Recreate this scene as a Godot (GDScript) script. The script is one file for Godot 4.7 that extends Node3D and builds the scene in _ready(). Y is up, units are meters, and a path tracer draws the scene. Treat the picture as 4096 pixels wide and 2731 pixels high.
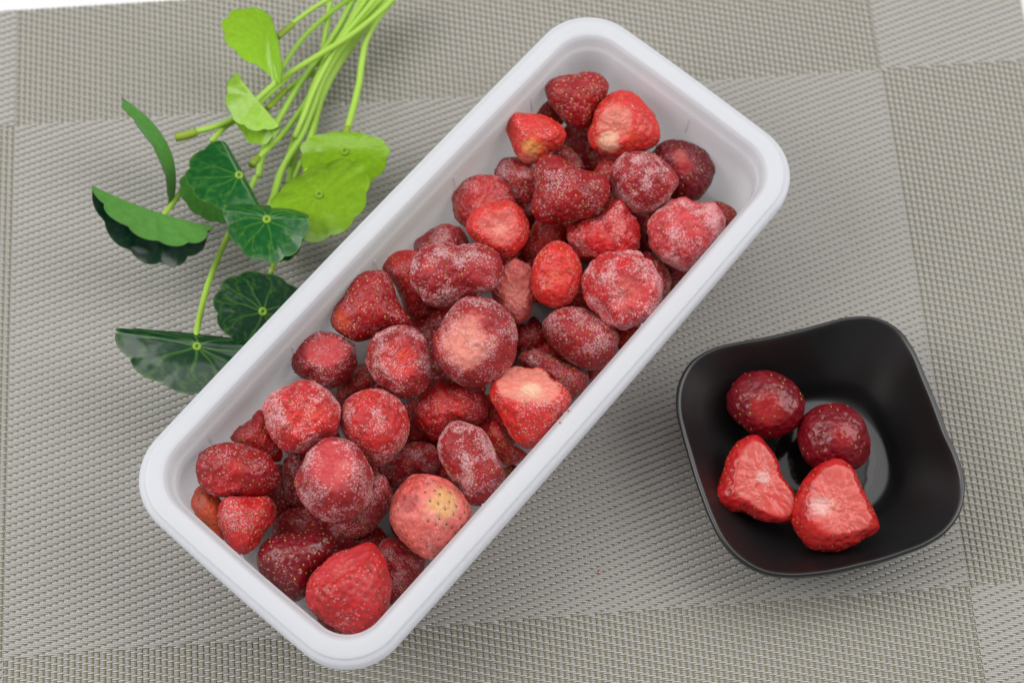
extends Node3D
# A white tray of frozen strawberries, a black sauce dish and a spray of artificial pennywort on a woven table mat.
# Metres; y up; the mat's middle is the origin, its long side runs along x.

var rng := RandomNumberGenerator.new()
var taken := {}

func named(called: String) -> String:
	var n: int = taken.get(called, 0)
	taken[called] = n + 1
	return called if n == 0 else "%s_%03d" % [called, n]

func lin(r: float, g: float, b: float) -> Color:
	return Color(r / 255.0, g / 255.0, b / 255.0).srgb_to_linear()

func thing(called: String, label: String, category: String, at := Vector3.ZERO, group := "") -> Node3D:
	var o := Node3D.new()
	o.name = named(called)
	o.position = at
	o.set_meta("label", label)
	o.set_meta("category", category)
	if group:
		o.set_meta("group", group)
	add_child(o)
	return o

func part(called: String, mesh: Mesh, mat: Material, parent: Node) -> MeshInstance3D:
	var o := MeshInstance3D.new()
	o.name = called
	o.mesh = mesh
	if mat:
		o.material_override = mat
	parent.add_child(o, true)
	return o

func grid_mesh(P: PackedVector3Array, cols: int, rows: int, wrap: bool, colors := PackedColorArray(), flip := false) -> ArrayMesh:
	# a smooth sheet of rows x cols points; wrap joins the last column to the first
	var idx := PackedInt32Array()
	var last := cols if wrap else cols - 1
	for j in rows - 1:
		for i in last:
			var a := j * cols + i
			var b := j * cols + (i + 1) % cols
			if flip:
				idx.append_array([a, a + cols, b, b, a + cols, b + cols])
			else:
				idx.append_array([a, b, a + cols, b, b + cols, a + cols])
	return mesh_of(P, idx, colors)

func normals_of(P: PackedVector3Array, idx: PackedInt32Array) -> PackedVector3Array:
	var N := PackedVector3Array()
	N.resize(P.size())
	for k in range(0, idx.size(), 3):
		var a := idx[k]
		var b := idx[k + 1]
		var c := idx[k + 2]
		var n := (P[c] - P[a]).cross(P[b] - P[a])
		N[a] += n
		N[b] += n
		N[c] += n
	for k in N.size():
		N[k] = N[k].normalized()
	return N

func mesh_of(P: PackedVector3Array, idx: PackedInt32Array, colors := PackedColorArray(), N := PackedVector3Array()) -> ArrayMesh:
	var A := []
	A.resize(Mesh.ARRAY_MAX)
	A[Mesh.ARRAY_VERTEX] = P
	A[Mesh.ARRAY_INDEX] = idx
	A[Mesh.ARRAY_NORMAL] = N if N.size() else normals_of(P, idx)
	if colors.size():
		A[Mesh.ARRAY_COLOR] = colors
	var m := ArrayMesh.new()
	m.add_surface_from_arrays(Mesh.PRIMITIVE_TRIANGLES, A)
	return m

func plastic(c: Color, rough: float, spec := 0.5) -> StandardMaterial3D:
	var m := StandardMaterial3D.new()
	m.albedo_color = c.linear_to_srgb()
	m.roughness = rough
	m.metallic_specular = spec
	return m

func noise_tex(freq: float, size: int, as_normal: bool, strength := 4.0, sd := 1) -> NoiseTexture2D:
	var n := FastNoiseLite.new()
	n.seed = sd
	n.frequency = freq
	n.fractal_octaves = 3
	var t := NoiseTexture2D.new()
	t.width = size
	t.height = size
	t.seamless = true
	t.as_normal_map = as_normal
	t.bump_strength = strength
	t.noise = n
	return t

func tube(pts: PackedVector3Array, radius: float, sides := 8, sub := 5) -> ArrayMesh:
	var C := PackedVector3Array()
	for i in pts.size() - 1:
		var p0 := pts[maxi(i - 1, 0)]
		var p3 := pts[mini(i + 2, pts.size() - 1)]
		for k in sub:
			C.append(pts[i].cubic_interpolate(pts[i + 1], p0, p3, k / float(sub)))
	C.append(pts[pts.size() - 1])
	var P := PackedVector3Array()
	for i in C.size():
		var d := (C[mini(i + 1, C.size() - 1)] - C[maxi(i - 1, 0)]).normalized()
		var a := d.cross(Vector3.UP).normalized()
		var b := a.cross(d)
		for k in sides:
			var t := TAU * k / sides
			P.append(C[i] + (a * cos(t) + b * sin(t)) * radius)
	for k in sides:
		P.append(C[C.size() - 1])
	var first := PackedVector3Array()
	for k in sides:
		first.append(C[0])
	first.append_array(P)
	return grid_mesh(first, sides, C.size() + 2, true)

# ---------------------------------------------------------------- strawberries
var topo := {}       # per resolution: unit directions, triangles
var seed_sets := []  # unit directions of the seeds

func ico(n: int) -> Dictionary:
	if topo.has(n):
		return topo[n]
	var g := (1.0 + sqrt(5.0)) / 2.0
	var c := [Vector3(-1, g, 0), Vector3(1, g, 0), Vector3(-1, -g, 0), Vector3(1, -g, 0), Vector3(0, -1, g), Vector3(0, 1, g), Vector3(0, -1, -g), Vector3(0, 1, -g), Vector3(g, 0, -1), Vector3(g, 0, 1), Vector3(-g, 0, -1), Vector3(-g, 0, 1)]
	var faces := [[0, 11, 5], [0, 5, 1], [0, 1, 7], [0, 7, 10], [0, 10, 11], [1, 5, 9], [5, 11, 4], [11, 10, 2], [10, 7, 6], [7, 1, 8], [3, 9, 4], [3, 4, 2], [3, 2, 6], [3, 6, 8], [3, 8, 9], [4, 9, 5], [2, 4, 11], [6, 2, 10], [8, 6, 7], [9, 8, 1]]
	var D := PackedVector3Array()
	var idx := PackedInt32Array()
	var at := {}
	for f in faces:
		var a: Vector3 = c[f[0]]
		var b: Vector3 = c[f[1]]
		var d: Vector3 = c[f[2]]
		var row := []
		for i in n + 1:
			var r := PackedInt32Array()
			for j in n + 1 - i:
				var p := ((a * (n - i - j) + b * i + d * j) / n).normalized()
				var key := Vector3i((p * 20000.0).round())
				if not at.has(key):
					at[key] = D.size()
					D.append(p)
				r.append(at[key])
			row.append(r)
		for i in n:
			for j in n - i:
				idx.append_array([row[i][j], row[i][j + 1], row[i + 1][j]])
				if j < n - i - 1:
					idx.append_array([row[i + 1][j], row[i][j + 1], row[i + 1][j + 1]])
	var T := {"D": D, "idx": idx, "dimple": [], "near": []}
	for S in seed_sets:
		var dim := PackedFloat32Array()
		dim.resize(D.size())
		var near := PackedInt32Array()
		near.resize(S.size())
		var best := PackedFloat32Array()
		best.resize(S.size())
		for i in D.size():
			var p := D[i]
			var v := 0.0
			for k in S.size():
				var q := p.dot(S[k])
				if q > best[k]:
					best[k] = q
					near[k] = i
				if q > 0.985:
					v = maxf(v, 1.0 - (1.0 - q) / 0.0075)
			dim[i] = clampf(v, 0.0, 1.0)
		T.dimple.append(dim)
		T.near.append(near)
	topo[n] = T
	return T

func make_seed_sets() -> void:
	rng.seed = 5
	for count: int in [150, 185, 225]:
		var S := PackedVector3Array()
		for k in count:
			var y: float = 1.0 - 2.0 * (k + 0.5) / count
			var r := sqrt(1.0 - y * y)
			var t: float = 2.39996 * k
			S.append((Vector3(r * cos(t), y, r * sin(t)) + Vector3(rng.randf() - .5, rng.randf() - .5, rng.randf() - .5) * 0.1).normalized())
		seed_sets.append(S)

func build_berry(e: Dictionary) -> Dictionary:
	# the flesh is a closed body round its middle; e.out gives its outline every 22.5 degrees, e.rz its half depth
	var r := RandomNumberGenerator.new()
	r.seed = 1000 + e.id
	var T: Dictionary = topo[e.res]
	var D: PackedVector3Array = T.D
	var which: int = e.id % 3
	var dimple: PackedFloat32Array = T.dimple[which]
	var lump := FastNoiseLite.new()
	lump.seed = e.id * 7
	lump.frequency = 1.0
	lump.fractal_octaves = 3
	lump.fractal_gain = 0.55
	var fine := FastNoiseLite.new()
	fine.seed = e.id * 11 + 3
	fine.frequency = 1.0
	fine.fractal_octaves = 2
	var out: PackedFloat32Array = e.out
	var table := PackedFloat32Array()
	table.resize(361)
	for k in 361:
		var x := k / 360.0 * 16.0
		var i := int(x) % 16
		table[k] = cubic_interpolate(out[i], out[(i + 1) % 16], out[(i + 15) % 16], out[(i + 2) % 16], x - floorf(x)) * 0.001
	var mean := 0.0
	for v in out:
		mean += v * 0.001 / 16.0
	var patches := []
	for p in e.patches:
		patches.append([Vector3(p[0], p[1], sqrt(maxf(0.0, 1.0 - p[0] * p[0] - p[1] * p[1]))).normalized(), p[2], p[3], lin(p[4], p[5], p[6])])
	var dents := []
	for p in e.dents:
		dents.append([Vector3(p[0], p[1], sqrt(maxf(0.0, 1.0 - p[0] * p[0] - p[1] * p[1]))).normalized(), p[2] * p[2] * 0.5, p[3]])
	var cuts := []
	for p in e.cuts:
		cuts.append([Vector3(p[0], p[1], p[2]).normalized(), p[3] * mean])
	var base: Color = lin(e.base[0], e.base[1], e.base[2])
	var soft := 0.06 if e.wet else 0.12
	var face: Color = lin(e.face[0], e.face[1], e.face[2])
	var frost_c: Color = e.frost_color
	var P := PackedVector3Array()
	P.resize(D.size())
	var C := PackedColorArray()
	C.resize(D.size())
	var cover := PackedFloat32Array()   # how bare of seeds the skin is
	cover.resize(D.size())
	var rz: float = e.rz * 0.001
	var amt: float = e.lump
	var fr: float = e.frost
	var shift := Vector3(e.id * 3.1, e.id * 1.7, 0)
	for i in D.size():
		var d := D[i]
		var th := atan2(d.y, d.x)
		if th < 0.0:
			th += TAU
		var q := th / TAU * 360.0
		var k := int(q)
		var R := lerpf(table[k], table[mini(k + 1, 360)], q - k)
		var rad := 1.0 / sqrt((d.x * d.x + d.y * d.y) / (R * R) + d.z * d.z / (rz * rz))
		var lv := lump.get_noise_3dv(d * 1.9 + shift)
		var wv := fine.get_noise_3dv(d * 7.0 + shift)
		rad *= 1.0 + amt * 1.0 * lv + amt * 0.10 * wv
		var bare := 0.0
		var flat := 0.0
		for p in cuts:
			var t := d.dot(p[0])
			if t > 0.05:
				var rc: float = (p[1] * (1.0 + 0.10 * lv + 0.02 * wv)) / t
				var hh := clampf(0.5 + 0.5 * (rc - rad) / (mean * soft), 0.0, 1.0)
				rad = lerpf(rc, rad, hh) - mean * soft * hh * (1.0 - hh)
				bare = maxf(bare, smoothstep(0.5, 0.15, hh))
				flat = maxf(flat, smoothstep(0.62, 0.2, hh))
		for p in dents:
			var t := 1.0 - d.dot(p[0])
			if t < p[1] * 5.0:
				var kk := exp(-t / p[1])
				rad *= 1.0 - p[2] * kk
				bare = maxf(bare, kk)
		var col := base * (1.0 + 0.22 * wv + 0.30 * lv)
		if flat > 0.0:
			col = col.lerp(face * (1.0 + 0.16 * wv + 0.12 * lv), flat * 0.85)
		for p in patches:
			var t: float = d.distance_to(p[0]) / p[1] + 0.25 * wv + 0.3 * lv
			if t < 1.0:
				var kk := smoothstep(1.0, 0.45, t) * float(p[2])
				col = col.lerp(p[3] * (1.0 + 0.18 * wv), kk)
				if p[1] > 0.3 and e.seeds < 0.9:
					bare = maxf(bare, kk)
		var dm: float = dimple[i] * (1.0 - bare)
		rad -= dm * dm * mean * 0.026
		cover[i] = bare
		# frost: crystals in patches, each vertex a crystal or bare skin
		var f := 0.0
		if fr > 0.0:
			var patch := lump.get_noise_3dv(d * 1.1 - shift) * 1.5 + wv * 0.22
			var want := clampf(fr * 0.33 + patch * 1.05 * fr, 0.04 * fr, 0.8) * (1.0 - 0.55 * bare)
			var u := r.randf()
			if u < want:
				f = 0.26 + 0.50 * r.randf()
				rad += 0.00011 * f
			else:
				f = want * 0.09
		col = col.lerp(frost_c, f)
		P[i] = d * rad
		C[i] = col
	var idx: PackedInt32Array = T.idx
	var N := normals_of(P, idx)
	# seeds, each a small pointed lens sunk in its pit
	var SP := PackedVector3Array()
	var SN := PackedVector3Array()
	var SI := PackedInt32Array()
	var SC := PackedColorArray()
	var near: PackedInt32Array = T.near[which]
	for k in near.size():
		var i := near[k]
		if cover[i] > 0.45 or r.randf() > e.seeds * (0.82 - 0.35 * fr):
			continue
		var n := N[i]
		var up := (Vector3(0.3, -1, 0.1) - n * n.dot(Vector3(0.3, -1, 0.1))).normalized()
		var side := up.cross(n)
		var L := 0.00062 * r.randf_range(0.8, 1.15)
		var w := 0.00037 * r.randf_range(0.85, 1.15)
		var o := P[i] + n * 0.00008
		var at := SP.size()
		var col: Color = e.seed_color * r.randf_range(0.55, 1.25)
		for q in [up * L, side * w, -up * L, -side * w, n * 0.00036, -n * 0.0003]:
			SP.append(o + q)
			SN.append((q as Vector3).normalized().lerp(n, 0.4).normalized())
			SC.append(col)
		for t in 4:
			SI.append_array([at + t, at + (t + 1) % 4, at + 4, at + t, at + 5, at + (t + 1) % 4])
	return {"mesh": mesh_of(P, idx, C, N), "seeds": mesh_of(SP, SI, SC, SN) if SP.size() else null}

func berries(rows: Array) -> void:
	var skin := StandardMaterial3D.new()
	skin.vertex_color_use_as_albedo = true
	skin.roughness = 0.46
	skin.normal_enabled = true
	skin.normal_texture = noise_tex(0.035, 256, true, 5.0, 4)
	skin.normal_scale = 0.16
	skin.uv1_triplanar = true
	skin.uv1_scale = Vector3.ONE * 110.0
	var rimy := skin.duplicate() as StandardMaterial3D
	rimy.roughness = 0.55
	rimy.rim_enabled = true
	rimy.rim = 0.12
	rimy.rim_tint = 0.25
	var wet := skin.duplicate() as StandardMaterial3D
	wet.roughness = 0.31
	wet.uv1_scale = Vector3.ONE * 60.0
	wet.normal_scale = 0.15
	var pip := StandardMaterial3D.new()
	pip.vertex_color_use_as_albedo = true
	pip.roughness = 0.4
	for n in [44, 22]:
		ico(n)
	var built := []
	built.resize(rows.size())
	var job := WorkerThreadPool.add_group_task(func(k: int): built[k] = build_berry(rows[k]), rows.size())
	WorkerThreadPool.wait_for_group_task_completion(job)
	for k in rows.size():
		var e: Dictionary = rows[k]
		var t := thing("strawberry", e.label, "strawberry", e.at, "thawed strawberries in the black dish" if e.id > 100 and e.id < 200 else "bottom layer of frozen strawberries" if e.id > 200 else "frozen strawberries heaped in the white tray")
		t.rotation = e.turn
		part("flesh", built[k].mesh, wet if e.wet else rimy if e.frost > 0.35 else skin, t)
		if built[k].seeds:
			part("seeds", built[k].seeds, pip, t).set_meta("kind", "stuff")

# ---------------------------------------------------------------- table mat
func weave_tile(weft_face: bool) -> ArrayMesh:
	# four warps by four wefts; the warps are thin olive strands, the wefts broad grey ones
	var p := 0.002075
	var q := 0.00065
	var m := ArrayMesh.new()
	for kind in 2:
		var P := PackedVector3Array()
		var idx := PackedInt32Array()
		var sides := 5
		for s in 4:
			var line := PackedVector3Array()
			if kind == 0:
				for i in range(-1, 5):
					var down := posmod(i + s, 4) == 0 if weft_face else posmod(i - s, 4) != 0
					var prev := posmod(i - 1 + s, 4) == 0 if weft_face else posmod(i - 1 - s, 4) != 0
					var y := -0.00030 if down else 0.00028
					var yp := -0.00030 if prev else 0.00028
					var next := posmod(i + 1 + s, 4) == 0 if weft_face else posmod(i + 1 - s, 4) != 0
					var yn := -0.00030 if next else 0.00028
					line.append(Vector3(i * p, (y + yp) * 0.5 + (0.00006 if y > 0.0 and yp > 0.0 else 0.0), (s + 0.5) * q))
					line.append(Vector3((i + 0.28) * p, y * 0.88 + yp * 0.12, (s + 0.5) * q))
					line.append(Vector3((i + 0.5) * p, y + (0.00007 if y > 0.0 else -0.00003), (s + 0.5) * q))
					line.append(Vector3((i + 0.72) * p, y * 0.88 + yn * 0.12, (s + 0.5) * q))
				line = line.slice(4, 21)
			else:
				for j in range(-1, 5):
					var over := posmod(s + j, 4) == 0 if weft_face else posmod(s - j, 4) != 0
					var prev := posmod(s + j - 1, 4) == 0 if weft_face else posmod(s - j + 1, 4) != 0
					var y := 0.00012 if over else -0.00014
					var yp := 0.00012 if prev else -0.00014
					line.append(Vector3((s + 0.5) * p, (y + yp) * 0.5, j * q))
					line.append(Vector3((s + 0.5) * p, y, (j + 0.5) * q))
				line = line.slice(2, 11)
			var base := P.size()
			for k in line.size():
				for a in sides:
					var t := PI * a / (sides - 1)
					if kind == 0:
						P.append(line[k] + Vector3(0, sin(t) * 0.00024, -cos(t) * 0.000312))
					else:
						P.append(line[k] + Vector3(cos(t) * 0.00031, sin(t) * 0.00027, 0))
			for k in line.size() - 1:
				for a in sides - 1:
					var v := base + k * sides + a
					idx.append_array([v, v + sides, v + 1, v + 1, v + sides, v + sides + 1] if kind == 0 else [v, v + sides, v + 1, v + 1, v + sides, v + sides + 1])
		var A := []
		A.resize(Mesh.ARRAY_MAX)
		A[Mesh.ARRAY_VERTEX] = P
		A[Mesh.ARRAY_INDEX] = idx
		A[Mesh.ARRAY_NORMAL] = normals_of(P, idx)
		m.add_surface_from_arrays(Mesh.PRIMITIVE_TRIANGLES, A)
	return m

func table_mat() -> void:
	var weft := plastic(Color(0.445, 0.428, 0.400), 0.23, 0.8)
	var warp := plastic(Color(0.215, 0.20, 0.105), 0.42)
	var gap_dark := plastic(Color(0.07, 0.065, 0.04), 0.8)
	var faces := [weave_tile(true), weave_tile(false)]
	for f in faces:
		f.surface_set_material(0, weft)
		f.surface_set_material(1, warp)
	var tw := 0.0083
	var th := 0.0026
	var mat := thing("placemat", "grey woven vinyl placemat with checkered bands, under the tray and dish", "placemat")
	var sheet := BoxMesh.new()
	sheet.size = Vector3(54.3 * tw - 0.0004, 0.0004, 116.8 * th - 0.0004)
	var b := part("added_dark_sheet", sheet, gap_dark, mat)  # dark sheet added under the strands; its colour stands for the darkness in the gaps
	b.position.y = -0.00108
	var xs := [-27, -20, 20, 27]
	var zs := [-58, -39, 39, 58]
	for j in 3:
		for i in 3:
			var corner := i != 1 and j != 1
			var weft_face := corner or (i == 1 and j == 1)
			var mm := MultiMesh.new()
			mm.transform_format = MultiMesh.TRANSFORM_3D
			mm.mesh = faces[0 if weft_face else 1]
			var nx: int = xs[i + 1] - xs[i]
			var nz: int = zs[j + 1] - zs[j]
			mm.instance_count = nx * nz
			for k in nx * nz:
				var sx := 1.0 if i == 1 else 1.024
				var sz := 1.0 if j == 1 else 1.024
				var x0: float = xs[i] * tw if i > 0 else xs[1] * tw - nx * tw * sx
				var z0: float = zs[j] * th if j > 0 else zs[1] * th - nz * th * sz
				mm.set_instance_transform(k, Transform3D(Basis.from_scale(Vector3(sx, 1, sz)), Vector3(x0 + (k % nx) * tw * sx, -0.00052, z0 + (k / nx) * th * sz)))
			var o := MultiMeshInstance3D.new()
			o.name = "woven_corner" if corner else "woven_centre" if weft_face else "woven_band"
			o.multimesh = mm
			o.set_meta("kind", "stuff")
			mat.add_child(o, true)

# ---------------------------------------------------------------- tray
func ring(off: float, y: float, n := 18) -> PackedVector3Array:
	# rounded rectangle of the tray's outline drawn in by off; the sides bow out a little
	var a := 0.11935 - off
	var b := 0.05235 - off
	var r := maxf(0.0205 - off * 0.75, 0.006)
	var P := PackedVector3Array()
	var c := [[1, 1], [-1, 1], [-1, -1], [1, -1]]
	for k in 4:
		for s in n + 1:
			var t := PI / 2 * (k + s / float(n))
			P.append(Vector3(c[k][0] * (a - r) + r * cos(t), y, c[k][1] * (b - r) + r * sin(t)))
		var p0 := P[P.size() - 1]
		var nxt: int = (k + 1) % 4
		var t1 := PI / 2 * nxt
		var p1 := Vector3(c[nxt][0] * (a - r) + r * cos(t1), y, c[nxt][1] * (b - r) + r * sin(t1))
		var outw := Vector3(cos(t1), 0, sin(t1))
		for s in range(1, 12):
			var u := s / 12.0
			P.append(p0.lerp(p1, u) + outw * 0.0007 * (1.0 if p0.distance_to(p1) > 0.1 else 0.5) * 4.0 * u * (1.0 - u))
	return P

func tray() -> void:
	var pp := plastic(Color(0.86, 0.875, 0.90), 0.40, 0.45)
	pp.backlight_enabled = true
	pp.backlight = Color(0.97, 0.98, 1.0)
	var t := thing("tray", "white translucent plastic tray heaped with frozen strawberries, lying diagonally", "tray", Vector3(0.0017, 0, 0.0088))
	t.rotation.y = deg_to_rad(45.2)
	var inner := [[0.0075, 0.0497], [0.0081, 0.0491], [0.0086, 0.0481], [0.0092, 0.0452], [0.0096, 0.0444], [0.0101, 0.0438], [0.0103, 0.0428], [0.0111, 0.030], [0.0120, 0.016], [0.0132, 0.008], [0.0150, 0.0042], [0.0190, 0.0022], [0.0250, 0.0018]]
	var rim := [[0.0008, 0.0432], [0.0002, 0.0434], [0.0, 0.0440], [0.0, 0.0474], [0.0003, 0.0483], [0.0009, 0.0488], [0.0018, 0.0491], [0.00195, 0.04925], [0.0021, 0.04965], [0.0024, 0.0499], [0.0032, 0.0500], [0.0062, 0.0500], [0.0069, 0.04993], [0.0075, 0.0497]]
	part("rim", sweep(rim, false), pp, t)
	var w := part("wall", sweep(inner, false), pp, t)
	var under := [[0.0008, 0.0432], [0.0016, 0.0436], [0.0022, 0.0470], [0.0060, 0.0476], [0.0072, 0.0486]]
	part("rim_underside", sweep(under, true), pp, t)
	# floor: closes the inner and the outer wall
	for lay in 1:
		var R := ring(0.0250, 0.0018 if lay == 0 else 0.0005)
		var P := R.duplicate()
		P.append(Vector3(0, 0.0018 if lay == 0 else 0.0005, 0))
		var idx := PackedInt32Array()
		for k in R.size():
			if lay == 0:
				idx.append_array([k, R.size(), (k + 1) % R.size()])
			else:
				idx.append_array([k, (k + 1) % R.size(), R.size()])
		part("floor", mesh_of(P, idx), pp, t)
	# stacking ribs below the ledge
	var rib := PackedVector3Array()
	var bar := BoxMesh.new()
	bar.size = Vector3(0.0006, 0.0100, 0.0002)
	for s in [-1, 1]:
		for k in 5:
			var o := part("stacking_rib", bar, pp, w)
			o.position = Vector3((k - 2) * 0.0415 - 0.004, 0.0366, s * 0.04180)
			o.rotation.x = s * 0.075
		var e := part("stacking_rib", bar, pp, w)
		e.position = Vector3(s * 0.1088, 0.0366, 0.006 * s)
		e.rotation = Vector3(0, PI / 2, 0)

func sweep(profile: Array, flip: bool) -> ArrayMesh:
	var P := PackedVector3Array()
	var n := 0
	for q in profile:
		var R := ring(q[0], q[1])
		n = R.size()
		P.append_array(R)
	return grid_mesh(P, n, profile.size(), true, PackedColorArray(), flip)

# ---------------------------------------------------------------- dish
func dish_radius(a: float) -> float:
	# four flared corners, sides drawn slightly in; none quite like another
	var x := fposmod(rad_to_deg(a), 360.0) / 10.0
	var i := int(x) % 36
	return cubic_interpolate(RIM[i], RIM[(i + 1) % 36], RIM[(i + 35) % 36], RIM[(i + 2) % 36], x - floorf(x)) * 0.001006

const RIM := [43.4, 46.2, 49.1, 50.5, 49.9, 47.6, 45.0, 43.5, 42.8, 43.3, 44.6, 46.6, 48.5, 48.7, 47.5, 45.4, 43.9, 43.5, 44.1, 46.1, 49.1, 51.1, 51.0, 48.0, 44.2, 41.6, 40.8, 41.4, 43.6, 47.3, 50.5, 50.7, 48.0, 44.8, 43.2, 42.7]

func dish() -> void:
	var black := plastic(Color(0.0075, 0.0075, 0.0080), 0.33, 0.6)
	black.normal_enabled = true
	black.normal_texture = noise_tex(0.02, 256, true, 2.0, 9)
	black.normal_scale = 0.05
	black.uv1_triplanar = true
	black.uv1_scale = Vector3.ONE * 30.0
	var t := thing("sauce_dish", "black square melamine sauce dish with flared rounded corners", "dish", Vector3(0.1156, 0, 0.0546))
	var n := 128
	var off := Vector3(0.0055, 0, -0.0008)
	var P := PackedVector3Array()
	var prof := [] # v: 0 middle .. 1 rim, inside then over the lip and down outside
	for k in 8:
		prof.append([k / 7.0 * 0.0215, -1.0, 0.0])
	for k in range(1, 19):
		prof.append([0.0, k / 18.0, 0.0])
	var rows := 0
	for q in prof:
		for i in n:
			var a := TAU * i / n
			var R := dish_radius(a)
			var yr := 0.0265
			var dir := Vector3(cos(a), 0, sin(a))
			if q[1] < 0.0:
				P.append(off + dir * q[0] + Vector3(0, 0.0042, 0))
			else:
				var v: float = q[1]
				P.append(off.lerp(Vector3.ZERO, v) + dir * lerpf(0.0215, R - 0.0012, v) + Vector3(0, 0.0042 + (yr - 0.0042) * (0.28 * v * v + 0.72 * v) * smoothstep(-0.04, 0.30, v), 0))
		rows += 1
	for q in [[-0.0006, 0.0006], [0.0001, 0.0007], [0.0007, 0.0002], [0.0009, -0.0006], [0.0006, -0.0016]]:
		for i in n:
			var a := TAU * i / n
			var yr := 0.0265
			P.append(Vector3(cos(a), 0, sin(a)) * (dish_radius(a) + q[0]) + Vector3(0, yr + q[1], 0))
		rows += 1
	part("bowl", grid_mesh(P, n, rows, true, PackedColorArray(), true), black, t)
	P = PackedVector3Array()
	rows = 0
	for k in 10:
		var v := 1.0 - k / 9.0
		for i in n:
			var a := TAU * i / n
			var yr := 0.0265 - 0.0016
			P.append(off.lerp(Vector3.ZERO, v) + Vector3(cos(a), 0, sin(a)) * lerpf(0.0225, dish_radius(a) + 0.0006, v) + Vector3(0, 0.0016 + (yr - 0.0016) * (0.28 * v * v + 0.72 * v), 0))
		rows += 1
	for q in [[0.0220, 0.0001], [0.0200, 0.0001], [0.0197, 0.0012], [0.0001, 0.0012]]:
		for i in n:
			var a := TAU * i / n
			P.append(off + Vector3(cos(a) * q[0], q[1], sin(a) * q[0]))
		rows += 1
	part("underside", grid_mesh(P, n, rows, true, PackedColorArray(), true), black, t)
	# melt water
	var water := plastic(Color(0.0105, 0.0070, 0.0072), 0.10, 0.4)   # a film thin enough to take the dish's black, a little juice in it
	puddle(Vector3(0.1212, 0.0042, 0.0541), 0.0180, 0.0004, 3, water, "thin pool of melt water on the black dish's floor", "water")

func puddle(at: Vector3, r: float, h: float, sd: int, m: Material, label: String, category: String, lean := 0.0) -> void:
	var nz := FastNoiseLite.new()
	nz.seed = sd
	nz.frequency = 0.9
	var P := PackedVector3Array()
	var n := 48
	for k in 9:
		var u := k / 8.0
		for i in n:
			var a := TAU * i / n
			var e := r * (1.0 + 0.2 * nz.get_noise_2d(cos(a), sin(a)))
			P.append(Vector3(cos(a) * e * u, h * sqrt(maxf(0.0, 1.0 - pow(u, 4.0))) + 0.00004, sin(a) * e * u))
	for i in n:
		P.append(Vector3(0, -0.0001, 0) + P[8 * n + i] * Vector3(1, 0, 1))
	for i in n:
		P.append(Vector3(0, -0.0001, 0))
	var o := part(named("melt_water" if r > 0.005 else "water_drop"), grid_mesh(P, n, 11, true, PackedColorArray(), true), m, self)
	o.position = at
	o.rotation.z = lean
	o.set_meta("label", label)
	o.set_meta("category", category)

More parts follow.
